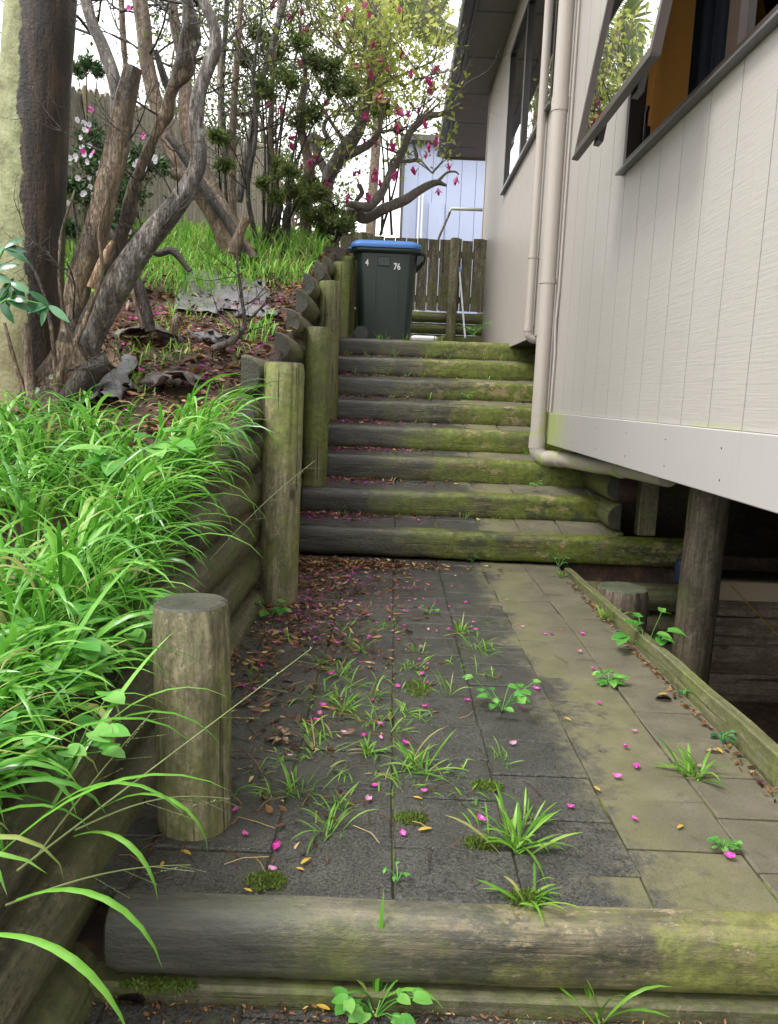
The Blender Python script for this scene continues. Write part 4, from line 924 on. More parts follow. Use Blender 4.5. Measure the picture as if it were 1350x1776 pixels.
# juniper-like dark shrubs: clumps of fine sprays on dark stems
def juniper(base, clumps, Dd, label, seed, group, leaf='juniper', dens=1.0, stem=True):
    rs = np.random.default_rng(seed); b = at(base[0], base[1], Dd)
    t = empty('juniper', b, label, 'shrub', group); mb = MB(); mc = MB()
    for (px, py, rp) in clumps:
        dd = Dd + rs.uniform(-.5, .5); c = at(px, py, dd); rr = rp * dd / FPX
        mid = b.lerp(c, .5) + Vector((rs.normal() * .06, rs.normal() * .1, rs.normal() * .05))
        P, Rr = spline([(b + Vector((rs.normal() * .08, rs.normal() * .08, -.05)), .02), (mid, .013), (c, .006)], 5); mb.tube(P, Rr, 6, False, .2, 9)
        nsp = int(27 * dens * max(1, (rp / 25) ** 1.5))
        pts = []
        for s_ in range(nsp):
            d = Vector(rs.normal(size=3)); d.normalize(); d.z = d.z * .7 + .15
            e = c + d * rr * rs.uniform(.25, 1.15)
            st = c + (e - c) * .35; ln = rr * rs.uniform(.35, .6)
            dr = ((e - c).normalized() + Vector((0, 0, .35))).normalized()
            for q in range(26):
                u = rs.random(); pts.append(tuple(st + (e - st) * u + dr * ln * .2 * u + Vector(rs.normal(size=3)) * rr * .11))
            if s_ % 3 == 0: mb.tube([c, st, e], [.005, .003, .0015], 3, False)
        mc.cloud(np.array(pts), .06, .017, rs, .45)
    build(mb, 'stem', 'bark_dark', t); build(mc, 'foliage', leaf, t); return t
gj = 'dark fine-leaved shrubs below the magnolia'
juniper((470, 425), [(480, 90, 34), (520, 75, 24), (445, 60, 20), (545, 110, 30), (425, 105, 24), (500, 140, 30), (580, 150, 32), (605, 155, 20), (460, 160, 24), (540, 205, 28), (520, 215, 22), (575, 120, 22)], 9.2, 'tall dark shrub with cloudlike green clumps high against the sky', 31, gj)
juniper((590, 400), [(590, 390, 28), (560, 400, 22), (605, 395, 18), (575, 370, 22), (550, 340, 26), (530, 320, 24), (520, 355, 24), (545, 380, 24)], 9.7, 'rounded dark shrub just left of the bin', 32, gj)
juniper((470, 420), [(485, 290, 20), (500, 300, 18), (455, 320, 14), (510, 335, 18), (480, 345, 18)], 8.8, 'low spreading dark shrub before the fence', 33, gj)
juniper((395, 420), [(378, 240, 18), (395, 245, 18), (390, 290, 14)], 8.6, 'small dark shrub between the gnarled tree trunks and the fence', 34, gj)
juniper((665, 400), [(670, 190, 14), (655, 195, 12), (690, 225, 8)], 10.6, 'little tuft of dark foliage hanging under the magnolia branches', 35, gj, stem=False)

# magnolia
D = 10.3
mg = empty('magnolia', at(547, 420, D), 'magnolia with crooked pale limbs, lime young leaves and pink tulip flowers', 'tree')
limb(mg, 'trunk', PL([(545, 425, 9), (563, 377, 9), (570, 310, 11), (587, 277, 13), (613, 240, 11), (627, 213, 9), (640, 160, 7), (650, 90, 5), (655, 10, 4)], D), 'bark_mag', 14, .14, 5)
ML = [[(590, 275, 9), (610, 265, 8), (633, 255, 6.5), (648, 243, 5.5), (657, 228, 4), (662, 195, 3), (650, 150, 2)],
      [(570, 310, 7), (540, 240, 6), (560, 245, 6), (575, 250, 5), (562, 225, 4), (568, 205, 3)],
      [(602, 372, 10), (622, 372, 10), (634, 379, 9), (667, 362, 8.5), (700, 348, 8), (733, 327, 7), (758, 317, 5), (775, 322, 2)],
      [(600, 355, 5), (613, 355, 6), (640, 358, 8), (663, 333, 7), (677, 300, 6), (697, 267, 5.5), (713, 227, 6), (740, 203, 6), (767, 197, 4), (800, 180, 3)],
      [(622, 372, 6), (618, 350, 4), (628, 335, 4), (623, 320, 4)],
      [(569, 440, 4), (585, 410, 7), (597, 385, 9), (606, 370, 10)],
      [(677, 300, 4), (680, 278, 3), (700, 280, 3), (722, 275, 3), (718, 250, 2)],
      [(758, 317, 3), (775, 300, 2), (790, 298, 1.5), (796, 303, 1)]]
for i, l_ in enumerate(ML): limb(mg, 'branch', PL(l_, D + .1 * (i % 3)), 'bark_mag', 10, .2, 7)
rs = np.random.default_rng(41); mb = MB(); tips = []
for (px, py) in [(640, 160), (650, 90), (655, 30), (657, 228), (620, 200), (568, 205), (713, 227), (730, 203), (697, 267), (560, 150), (600, 90), (700, 150), (540, 60), (720, 120), (580, 20), (690, 60), (750, 300), (510, 120), (500, 60)]:
    for k in range(4): twigs(mb, at(px, py, D + rs.normal() * .3), (rs.normal(), rs.normal() * .7, .5), .85 if py < 300 else .4, .012, 2, rs, tips, .2, 3)
for (px, py, qx, qy) in [(627, 213, 560, 120), (640, 160, 700, 60), (627, 213, 600, 60), (640, 160, 720, 120), (600, 250, 520, 130), (650, 90, 580, 10), (560, 150, 505, 40)]:
    P, Rr = spline([(at(px, py, D), .03), (at((px + qx) / 2 + rs.normal() * 8, (py + qy) / 2, D + .2), .02), (at(qx, qy, D + .3), .012)], 6); mb.tube(P, Rr, 6, False, .2, 6)
build(mb, 'twigs', 'bark_mag', mg)
T = np.array([tuple(q) for q in tips]); mb = MB()
w8 = rs.random(len(T)); T2 = T[(w8 < .55) & (T[:, 0] < .62)]
mb.cloud(np.repeat(T2, 2, 0) + rs.normal(size=(len(T2) * 2, 3)) * .07, .075, .04, rs, .3)
for (px, py, rp, n_) in [(650, 60, 55, 420), (690, 110, 40, 260), (640, 130, 45, 260), (715, 95, 30, 110), (600, 60, 40, 150), (690, 30, 40, 200), (660, 170, 32, 150), (560, 40, 35, 80), (620, 190, 28, 70)]:
    for q_ in range(9):
        c = np.array(at(px + rs.normal() * rp * .5, py + rs.normal() * rp * .5, D + rs.normal() * .3)); q = rs.normal(size=(n_ // 9, 3)) * .10 + c; mb.cloud(q, .075, .04, rs, .3)
build(mb, 'crown', 'mag_leaf', mg)
fl = MB()
for k in range(7):
    a_ = k * 2.4; o_ = .25 if k < 4 else .5; d = Vector((math.cos(a_) * o_, math.sin(a_) * o_, 1)); fl.leaf((math.cos(a_) * .008, math.sin(a_) * .008, 0), d, (math.cos(a_), math.sin(a_), .2), .11 if k < 4 else .095, .042, -.6, .16 if k < 4 else -.25, 0, 6)
f0 = None
fpos = [(693, 575 / 3), (700, 195), (690, 205), (708, 200), (560, 180), (568, 185), (645, 80), (598, 18), (609, 20), (693, 18), (630, 10), (645, 135), (618, 115), (637, 118), (695, 97), (660, 105), (670, 118), (714, 130), (754, 124), (752, 146), (745, 160), (768, 150), (567, 110), (575, 112), (520, 115), (535, 140), (515, 150), (497, 205), (464, 182), (488, 175), (500, 235), (507, 255), (541, 268), (552, 275), (522, 290), (650, 285), (645, 310), (660, 320), (622, 298), (606, 328), (683, 258), (688, 290), (740, 218), (743, 240), (755, 250), (738, 270), (793, 300), (780, 290), (720, 298), (725, 190), (640, 345), (657, 172), (665, 176), (652, 175), (420, 70), (640, 205), (500, 15), (523, 22), (525, 60), (640, 25), (470, 12), (650, 250), (635, 248), (561, 308), (495, 340), (760, 320), (585, 60), (612, 300)]
for i, (px, py) in enumerate(fpos):
    p = at(px, py + 6, D - .35 + rs.normal() * .15) - WL[mg.name]
    if f0 is None:
        f0 = build(fl, 'flower', 'mag_flower', None); f0.parent = mg; o = f0
    else: o = f0.copy(); col.objects.link(o); o.parent = mg
    o.location = p; s_ = rs.uniform(.65, 1.2); o.scale = (s_, s_, s_ * rs.uniform(.9, 1.3)); o.rotation_euler = (rs.normal() * .35 + (math.pi if rs.random() < .25 else 0), rs.normal() * .35, rs.uniform(0, 6))

# flowering bush on the fence side
rs = np.random.default_rng(51)
fb = empty('flowering_bush', at(205, 420, 6.3), 'dark leafy bush with small white and a few pink flowers behind the lopped tree', 'bush')
mb = MB(); mc = MB(); flo = []; b = at(205, 440, 6.3)
for (px, py, rp) in [(160, 235, 16), (155, 275, 24), (185, 285, 26), (235, 275, 20), (195, 340, 34), (228, 330, 26), (155, 340, 22), (250, 290, 16), (280, 285, 12), (200, 395, 28)]:
    c = at(px, py, 6.3); mb.tube([b, b.lerp(c, .5) + Vector((rs.normal() * .08, rs.normal() * .1, 0)), c], [.018, .01, .004], 6, False)
    q = rs.normal(size=(int(rp * 16), 3)) * (rp * 6.3 / FPX * .55) + np.array(c); mc.cloud(q, .05, .02, rs, .2)
    for k in range(int(rp / 4)):
        e = c + Vector(rs.normal(size=3)) * (rp * 6.3 / FPX * .55) - Vector((0, .12, 0))
        flo.append((e, 0))
for (px, py) in [(158, 190), (154, 228), (163, 265), (249, 236), (145, 262), (224, 14)]: flo.append((at(px, py, 6.1), 1))
build(mb, 'stem', 'bark_tan', fb); build(mc, 'foliage', 'bush_leaf', fb); pr = [None, None]
for e, kd in flo:
    if pr[kd] is None:
        mw = MB()
        for j in range(6): a_ = j * 1.05; mw.leaf((0, 0, 0), (math.cos(a_), -.35, math.sin(a_)), (0, -1, 0), .026, .022, .1, 0, 0, 3)
        o = build(mw, 'flower', 'petal' if kd else 'white_flower'); pr[kd] = o
        if kd: o['label'] = 'pink flower'
    else: o = pr[kd].copy(); col.objects.link(o)
    o.parent = fb; o.location = e - WL[fb.name]; o.rotation_euler = (rs.normal() * .4, rs.uniform(0, 6), rs.normal() * .4)
# dark bushes rising over the fence at left
for j, (lb, cl, Dd) in enumerate([('dark bush showing over the fence right of the pale trunk', [(150, 112, 15), (170, 125, 12), (135, 125, 14)], 8.6),
                                  ('leafy bush low behind the lopped tree, beside the white flowers', [(125, 330, 18), (120, 400, 20), (220, 450, 22), (180, 480, 18)], 6.4)]):
    juniper((150, 480), cl, Dd, lb, 60 + j, 'dark bushes at left', 'bush_leaf', .8)
# far tree crowns behind the fence
rs = np.random.default_rng(71)
for j, (px, py, Dd, rp, n_, lb) in enumerate([(380, 90, 17, 60, 1500, 'loose leafy tree beyond the side fence, behind bare stems'), (455, 200, 18, 55, 1300, 'green tree beyond the fence behind the dark clumps'), (300, 130, 19, 60, 1000, 'thin pale tree far beyond the fence, between the tan trunks'), (500, 330, 16, 60, 2200, 'leafy tree beyond the far end of the side fence')]):
    t = empty('distant_tree', at(px, 460, Dd), lb, 'tree', 'trees beyond the side fence'); mb = MB(); tips = []
    P, Rr = spline([(at(px, 460, Dd), .12), (at(px + 5, (py + 460) / 2, Dd), .09), (at(px, py, Dd), .04)], 5); mb.tube(P, Rr, 8, False, .1, 2)
    for k in range(12): twigs(mb, P[int(rs.integers(4, len(P)))], (rs.normal(), rs.normal() * .6, .5), rp * Dd / FPX * 1.2, .03, 2, rs, tips, .2, 3)
    build(mb, 'trunk', 'bark_tan', t)
    T = np.array([tuple(q) for q in tips]); mc = MB(); idx = rs.integers(0, len(T), n_); mc.cloud(T[idx] + rs.normal(size=(n_, 3)) * .16, .10, .05, rs, .1); build(mc, 'crown', 'mid_leaf', t)

# palm
D = 19.0
pm = empty('palm', at(643, 420, D), 'tall palm with slim straight trunk beyond the back fence', 'tree')
limb(pm, 'trunk', PL([(642, 440, 9), (643, 400, 8.5), (649, 300, 8), (655, 213, 8), (660, 100, 8), (668, -60, 8)], D), 'bark_tan', 14, .05, 4)
top = at(690, -40, D)
for k, (px, py) in enumerate([(775, -10), (768, 70), (800, 60), (740, -60), (700, 60), (650, -80), (620, 0), (610, 60), (660, 90), (720, -20)]):
    e = at(px, py, D + (k % 3 - 1) * .7); mid = top.lerp(e, .55) + Vector((0, 0, .45))
    if k < 3: mid = top.lerp(e, .55) + Vector((0, 0, -.25 if k else -.5)); 
    P, Rr = spline([(top, .03), (mid, .02), (e, .006)], 9); mb = MB(); mb.tube(P, Rr, 5, False)
    for i in range(3, len(P)):
        t = (P[i] - P[i - 1]).normalized(); sd_ = t.cross(Vector((0, 1, .2))).normalized()
        for s_ in (-1, 1):
            for jj in (0, .5): mb.leaf(P[i] + t * jj * .1, t * .8 + sd_ * s_ + Vector((0, 0, -.25)), (0, -1, 0), .62 * (1.15 - i / len(P)), .06, .1, .35, 0, 3)
    build(mb, 'frond', 'palm_leaf', pm)
mc = MB()
for k in range(0, 10):
    c = np.array(at(648 + 8 * math.sin(k), 30 + k * 17, D)); mc.cloud(rs.normal(size=(150, 3)) * .33 + c, .3, .035, rs, -.4)
build(mc, 'leaf_skirt', 'palm_leaf', pm)

# ------------------------------------------------------------------ bank cover: weed mat, twigs, grass, litter
def bz_(x, y): return gz(x, y)
def sheet(pts_px, Dd0, mt, label, seed, lift=.03, curl=0.0, n=16):
    rs = np.random.default_rng(seed); C = [at(*q) for q in pts_px]     # four corners (px,py,D)
    mb = MB(); vs = []
    for j in range(n + 1):
        for i in range(n + 1):
            u, v_ = i / n, j / n; p = (C[0] * (1 - u) + C[1] * u) * (1 - v_) + (C[3] * (1 - u) + C[2] * u) * v_
            ed = .07 * noise.noise(Vector((u * 4 + seed, v_ * 4, 0)))
            p.x += ed; p.y += ed * .6
            z = bz_(min(p.x, -.76), p.y) + lift + .045 * noise.noise(Vector((p.x * 6, p.y * 6, seed))) + .02 * noise.noise(Vector((p.x * 22, p.y * 18, seed)))
            z += curl * math.sin(math.pi * u) * (1 - v_)
            vs.append((p.x, p.y, z))
    N = n + 1; fs = [(j * N + i, j * N + i + 1, (j + 1) * N + i + 1, (j + 1) * N + i) for j in range(n) for i in range(n) if noise.noise(Vector((i * .35, j * .35, seed * 3.3))) > -.38 or (1 < i < n - 2 and 1 < j < n - 2)]
    mb.add(vs, fs, True); o = build(mb, 'weed_mat', mt, origin=C[0])
    so2 = o.modifiers.new('thick', 'SOLIDIFY'); so2.thickness = .004
    return props(o, label, 'weed mat', 'torn weed matting on the bank')
sheet([(305, 575, 6.0), (480, 565, 5.8), (455, 495, 7.1), (320, 492, 7.4)], 6, 'fabric', 'largest pale grey sheet of weed mat, scattered with petals, high on the bank', 1, .035)
sheet([(195, 625, 5.0), (315, 615, 5.0), (300, 592, 5.25), (205, 592, 5.2)], 5, 'fabric_b', 'brown curled strip of weed mat between the lopped tree and the dead sapling', 2, .04, .10)
sheet([(385, 660, 4.9), (402, 650, 4.9), (360, 590, 5.3), (318, 595, 5.3)], 5, 'fabric', 'long crumpled grey strip of weed mat twisting down the bank', 3, .06, .08)
sheet([(140, 765, 3.9), (215, 745, 3.9), (240, 645, 4.7), (165, 650, 4.6)], 4, 'fabric', 'torn grey flap of weed mat by the roots of the lopped tree', 4, .05, .08)
sheet([(255, 720, 4.1), (350, 720, 4.1), (350, 680, 4.4), (250, 678, 4.4)], 4, 'fabric_b', 'brown folded flap of weed mat just above the long grass', 5, .05, .10)

# dead branch lying over the bank
db = empty('dead_branch', at(372, 602, 4.7), 'grey forked dead branch lying on the bank with many thin twigs', 'branch')
rs = np.random.default_rng(81); mb = MB()
limb(db, 'stem', PL([(368, 604, 5), (395, 595, 6), (415, 580, 5), (425, 560, 4), (420, 520, 3), (410, 440, 2)], 4.7), 'bark_grey', 8, .2, 9)
tips = []
for (px, py) in [(415, 580), (425, 560), (422, 530), (416, 480), (400, 590)]:
    for k in range(2): twigs(mb, at(px, py, 4.7), (rs.normal(), rs.normal() * .5, .5), .32, .004, 1, rs, tips, .2, 3)
for l_ in [[(425, 560), (470, 520), (500, 470)], [(372, 602), (365, 640), (340, 680)], [(415, 575), (380, 545), (365, 500)]]:
    mb.tube([at(x, y, 4.7 + .1 * i) for i, (x, y) in enumerate(l_)], [.005, .004, .002], 5, False)
build(mb, 'twigs', 'bark_dark', db)

rs = np.random.default_rng(91); mb = MB()
def patch(x, y, f, th): return noise.noise(Vector((x * f, y * f, 7.7))) > th
# foreground long grass
cnt = 0
while cnt < 600:
    y = rs.uniform(.35, 3.75); x = -rs.uniform(.80, 2.7 if y > 1.2 else 1.5)
    if y > 3.2 and x > -1.25: continue
    if noise.noise(Vector((x * 2.6, y * 2.6, 5))) < -.38 and y > 1.2: continue
    z = bz_(x, y); cnt += 1; nb = rs.integers(7, 13); s0 = 1.0 if y < 3 else .85
    low = y < 1.75
    for b_ in range(nb):
        yaw = rs.uniform(0, 2 * math.pi)
        Ln = rs.uniform(.15, .46) * s0 * (.75 if low else 1)
        mb.blade((x + rs.normal() * .03, y + rs.normal() * .03, z - .01), yaw, Ln, rs.choice([.008, .012, .016, .021]), rs.uniform(1.0, 1.5), rs.uniform(1.2, 3.1), 7, .3, 0, rs.normal() * .4)
for k in range(620):                                    # blades arching out over the wall
    y = rs.uniform(1.2, 3.45); x = -rs.uniform(.74, .95); z = bz_(min(x, -.76), y) + (.02 if y < 1.9 else .10)
    mb.blade((x, y, z), rs.normal() * .9 - .2, rs.uniform(.2, .5 if y > 1.9 else .36), rs.choice([.008, .012, .017]), rs.uniform(.8, 1.45), rs.uniform(1.4, 2.8), 8, .3, 0, rs.normal() * .5)
for k in range(500):                                    # dry straw matted low down
    y = rs.uniform(.5, 3.7); x = -rs.uniform(.8, 2.2)
    mb.blade((x, y, bz_(x, y)), rs.uniform(0, 6.28), rs.uniform(.1, .3), .006, rs.uniform(.1, .5), rs.uniform(0, .6), 5, .2, 1)
props(build(mb, 'long_grass', ['grass', 'litter']), 'lush bright green long grass spilling over the wall in the left foreground', 'grass', None, 'stuff')
# blades placed as the photo shows near the short post
mb = MB()
for (px, py, D, yaw, Ln, wd, th, cu) in [(0, 1480, 1.15, .15, .42, .017, .75, 1.5), (60, 1430, 1.25, -.1, .34, .017, .8, 2.1), (0, 1380, 1.3, .2, .45, .018, .9, 2.3), (90, 1400, 1.35, 1.2, .45, .014, .75, .5), (110, 1330, 1.5, 0, .42, .016, .9, 2.3),
                                        (30, 1560, 1.05, -.3, .3, .016, .5, 2.0), (150, 1290, 1.6, .3, .38, .014, .8, 1.8), (200, 1180, 1.9, -.2, .34, .014, 1.1, 2.4), (-20, 1620, .95, -.4, .28, .016, .3, 1.6), (60, 1260, 1.6, 1.0, .5, .022, 1.1, .8), (20, 1330, 1.4, .5, .5, .018, 1.1, 2.2),
                                        (180, 1400, 1.4, -.3, .3, .014, .6, 2.4), (130, 1450, 1.3, -.5, .26, .015, .5, 2.2)]:
    mb.blade(at(px, py, D), yaw, Ln, wd, th, cu, 9, .3, 0, .3)
props(build(mb, 'broad_grass', 'grass', origin=at(60, 1430, 1.25)), 'broad arching grass blades leaning over the nearest wall logs at bottom left', 'grass', None, 'stuff')
def stalk(p0, p1, sag, label, D0_, D1_, n=12):
    a_, b_ = at(*p0, D0_), at(*p1, D1_); mb = MB(); P = [a_.lerp(b_, i / n) + Vector((0, 0, sag * math.sin(math.pi * i / n))) for i in range(n + 1)]
    st = empty('grass_stalk', a_, label, 'grass stalk', 'long seeding grass stalks')
    mb.tube(P, [.0022 * (1 - .6 * i / n) for i in range(n + 1)], 5); build(mb, 'stem', 'seed', st)
    mb = MB(); rs_l = np.random.default_rng(int(p0[0] + p1[0]) + 3)
    for s_ in range(4):
        i = n - 1 - s_ * 2; q = P[i]; dd = ((b_ - a_).normalized() + Vector((rs_l.normal() * .4, rs_l.normal() * .2, -.55))).normalized(); Lr = .08 + .015 * s_
        mb.tube([q, q + dd * Lr], .0007, 3, False)
        for t in np.linspace(.2, 1, 11): mb.leaf(q + dd * Lr * t, dd, (rs_l.normal(), 0, 1), .006, .0032, 0, 0, 0, 3)
    for t in np.linspace(.72, 1, 14): mb.leaf(a_.lerp(b_, t), (b_ - a_).normalized() + Vector((rs_l.normal() * .4, 0, rs_l.normal() * .4)), (0, 0, 1), .007, .0035, 0, 0, 0, 3)
    build(mb, 'seed_head', 'seed', st)
mb = MB(); rs = np.random.default_rng(97)
for k in range(620):
    y = rs.uniform(.6, 2.3); x = -rs.uniform(.72, 1.05); z = bz_(-.76, y) + .01
    mb.blade((x, y, z), rs.normal() * 1.0, rs.uniform(.14, .36), rs.choice([.008, .014, .019]), rs.uniform(.6, 1.4), rs.uniform(1.4, 3.0), 8, .3, 0, rs.normal() * .5)
props(build(mb, 'short_grass', 'grass'), 'bright grass fringe drooping over the top of the nearest wall logs', 'grass', None, 'stuff')
stalk((10, 1570), (330, 1500), .02, 'lowest long seed stalk, reaching over the nearest step log end', 1.15, 1.45)
stalk((30, 1510), (540, 1125), .0, 'longest straight seed stalk, crossing in front of the short near post', 1.2, 2.0)
stalk((130, 1440), (395, 1385), .03, 'seed stalk arching across the foot of the short near post', 1.35, 1.6)
stalk((60, 1490), (265, 1235), .01, 'seed stalk ending just left of the short near post', 1.25, 1.65)
stalk((330, 1010), (545, 800), .03, 'seed stalk crossing the tall second post', 2.9, 3.5)
stalk((60, 860), (210, 740), .06, 'thin seed stalk arching over the roots of the lopped tree', 3.2, 3.4)

# fine grass farther up the bank
mb = MB(); cnt = 0; rs = np.random.default_rng(95)
while cnt < 9000:
    y = rs.uniform(5.2, 11.5); x = -rs.uniform(.85, 4.0)
    a0 = noise.noise(Vector((x * .9, y * .9, 2.2)))
    ok = (y > 8.3 and noise.noise(Vector((x * 2.4, y * 2.4, 6))) > -.22) or (x < -2.3 + (y - 5) * .15) or (7.0 < y < 8.4 and a0 > -.25) or a0 > .2
    if not ok: continue
    cnt += 1; s0 = 1.2 if y > 8.5 else 1.0
    mb.blade((x, y, bz_(x, y) - .01), rs.uniform(0, 6.28), rs.uniform(.08, .30) * s0, rs.choice([.006, .010, .018]), rs.uniform(1.1, 1.5), rs.uniform(.6, 2.2), 4, .2, 0)
for k in range(2200):
    y = rs.uniform(3.9, 7.4); x = -rs.uniform(.9, 2.6)
    if noise.noise(Vector((x * 2.2, y * 2.2, 9))) < .10: continue
    mb.blade((x, y, bz_(x, y) - .01), rs.uniform(0, 6.28), rs.uniform(.06, .16), rs.uniform(.005, .009), 1.3, rs.uniform(.6, 2.2), 4, .2, 0)
props(build(mb, 'bank_grass', 'grass_far'), 'bright fresh grass growing over the upper bank and along the fence', 'grass', None, 'stuff')

# litter
def flake(mb, p, s_, rs, mi=0):
    d = Vector((rs.normal(), rs.normal(), rs.normal() * .18)); mb.leaf(Vector(p) + Vector((0, 0, .004)), d, (rs.normal() * .4, rs.normal() * .4, 1), s_, s_ * rs.uniform(.18, .5), rs.uniform(-.6, .8), rs.uniform(-.3, .3), mi, 3)
def stepz(y):
    if y < 1.5: return -.205
    if y < D0: return 0
    k = int((y - D0) / TRD) + 1; return min(8, k) * RIS - .008
rs = np.random.default_rng(101); mb = MB()
for k in range(9000):
    y = rs.uniform(3.3, 9); x = -rs.uniform(.78, 3.2); flake(mb, (x, y, bz_(x, y) + .004), rs.uniform(.02, .07), rs)
for k in range(2200):
    y = rs.uniform(3.6, 8); x = -rs.uniform(.78, 2.8); flake(mb, (x, y, bz_(x, y) + .015), rs.uniform(.05, .10), rs)
for k in range(700):
    y = rs.uniform(.8, 3.4); x = -rs.uniform(.78, 2.2); flake(mb, (x, y, bz_(x, y) + .02), rs.uniform(.03, .08), rs)
props(build(mb, 'leaf_litter', 'litter'), 'brown fallen leaves covering the soil of the bank', 'leaf litter', None, 'stuff')
mb = MB()
for k in range(5200):
    y = 1.6 + 3.6 * rs.random() ** .6; x = -.68 + abs(rs.normal()) * .34
    if y < 3.0 and rs.random() < .55: continue
    if noise.noise(Vector((x * 4, y * 4, 1))) < -.05 and rs.random() < .75: continue
    if x > 1.1: continue
    flake(mb, (x, y, .002), rs.uniform(.008, .035) if rs.random() < .8 else .05, rs)
for k in range(1700):
    x = -.62 + abs(rs.normal()) * .42; y = 5.14 - abs(rs.normal()) * .12 ; 
    if x < 1.1: flake(mb, (x, y, .004 + .01 * rs.random()), rs.uniform(.015, .05), rs)
for k in range(420):
    y = rs.uniform(1.6, 5.0); flake(mb, (1.172 - abs(rs.normal()) * .012, y, .003), rs.uniform(.01, .035), rs)
for k in range(900):
    y = rs.uniform(1.0, 1.47) if rs.random() < .4 else 1.50 - abs(rs.normal()) * .035; x = rs.uniform(-.66, .2 if y < 1.4 else 1.1); flake(mb, (x, y, -.202), rs.uniform(.006, .017), rs)
for st in range(1, 8):
    yb = D0 + st * TRD
    for k in range(260 if st < 5 else 180):
        x = -.64 + abs(rs.normal()) * (.42 if st < 5 else .6); y = yb - .02 - abs(rs.normal()) * .07
        if x < 1.3 and y > yb - TRD + .12: flake(mb, (x, y, st * RIS - .004 + .11 * (y - yb + .353)), rs.uniform(.015, .05), rs)
for k in range(330):                                    # thin twigs on the paving
    y = rs.uniform(1.65, 5.1); x = -.6 + abs(rs.normal()) * .4
    if x > 1.1: continue
    a_ = rs.uniform(0, 3.14); l_ = rs.uniform(.03, .12); p = Vector((x, y, .006)); e = p + Vector((math.cos(a_) * l_, math.sin(a_) * l_, rs.uniform(0, .01))); mb.tube([p, p.lerp(e, .5) + Vector((rs.normal() * .006, rs.normal() * .006, .004)), e], .0012, 4, False)
props(build(mb, 'path_litter', 'litter'), 'damp brown leaves and twigs strewn over the paving and step treads', 'leaf litter', None, 'stuff')

# petals
pet = MB(); N = 4; vs = []
for j in range(N + 1):
    for i in range(N + 1):
        u, v_ = i / N * 2 - 1, j / N; w_ = math.sin(math.pi * (.12 + .8 * v_)) ** .7 * .0095
        vs.append((u * w_, (v_ - .5) * .026, .0035 + .006 * u * u + .004 * (2 * v_ - 1) ** 2))
pet.add(vs, [(j * (N + 1) + i, j * (N + 1) + i + 1, (j + 1) * (N + 1) + i + 1, (j + 1) * (N + 1) + i) for j in range(N) for i in range(N)], True)
p0 = build(pet, 'petal', 'petal'); first = True
rs = np.random.default_rng(111)
def petal(x, y, z, s_, lb, gr):
    global first
    rot = (rs.normal() * .12, rs.normal() * .12, rs.uniform(0, 6.28))
    if first:
        o = p0; first = False; o.location = (x, y, z); o.rotation_euler = rot; o.scale = (s_,) * 3
    else: o = dup(p0, (x, y, z), 0, s_, rot=rot)
    props(o, lb, 'petal', gr)
fixed = [(425, 1447), (480, 1468), (472, 1508), (409, 1405), (700, 1446), (638, 1388), (834, 1422), (990, 1400), (703, 1290), (722, 1328), (650, 1363), (596, 1270), (630, 1276), (560, 1224), (550, 1250), (556, 1238), (443, 1197), (660, 1257), (660, 1280), (733, 1170), (737, 1226), (868, 1050), (865, 1020), (906, 1087), (957, 1100), (1005, 1131), (930, 1195), (1085, 1296), (1105, 1331), (1070, 1348), (1100, 1421), (690, 1190), (576, 1170), (690, 1110), (700, 1060), (640, 1105), (625, 1150), (645, 1215), (810, 1215), (890, 1290), (1010, 1100), (945, 1100), (1100, 1268), (1040, 1220), (757, 1095), (590, 1065), (603, 1068), (720, 1040), (520, 1060), (560, 1080), (740, 1060), (447, 1040), (1265, 1485), (1212, 1330), (1030, 1160)]
for (px, py) in fixed:
    d = F_ * FPX + RX * (px - 675) + UY * (888 - py); t = (CAM_H - .006) / -d.z; p = CAM + d * t
    petal(p.x, p.y, .003, rs.uniform(.7, 1.1), 'small magenta petal lying on the paved landing', 'fallen petals on the landing')
for k in range(110):
    y = 5.1 - abs(rs.normal()) * 1.3; x = -.55 + abs(rs.normal()) * .5
    if x < 1.1 and y > 1.7: petal(x, y, .006, rs.uniform(.55, .95), 'small magenta petal lying on the paved landing', 'fallen petals on the landing')
for st in range(1, 7):
    for k in range(12 if st < 5 else 5):
        x = -.6 + abs(rs.normal()) * .4; y = D0 + st * TRD - .03 - rs.random() * .2
        if x < 1.2: petal(x, y, st * RIS + .11 * (y - D0 - (st - 1) * TRD - .095), rs.uniform(.7, 1.2), 'small pink petal lying on a step tread', 'fallen petals on the steps')
for k in range(75):
    y = rs.uniform(3.6, 7.6); x = -rs.uniform(.85, 2.4); petal(x, y, bz_(x, y) + .025, rs.uniform(1.0, 1.7), 'magenta petal among the dead leaves on the bank', 'fallen petals on the bank')
for (px, py) in [(440, 1727), (850, 1724), (735, 1721), (880, 1740), (1265, 1732), (1140, 1733), (610, 1712)]:
    d = F_ * FPX + RX * (px - 675) + UY * (888 - py); t = (CAM_H + .198) / -d.z; p = CAM + d * t
    petal(p.x, p.y, -.198, 1.1, 'magenta petal on the lowest paving in front of the nearest step log', 'fallen petals below the nearest step')
mb = MB(); rs = np.random.default_rng(119)
for k in range(900):
    y = rs.uniform(3.5, 8.0); x = -rs.uniform(.82, 2.6); p = Vector((x, y, bz_(x, y) + .02)); a_ = rs.uniform(0, 6.28); mb.leaf(p, (math.cos(a_), math.sin(a_), rs.normal() * .2), (0, 0, 1), rs.uniform(.02, .04), .018, .4, .1, 0, 3)
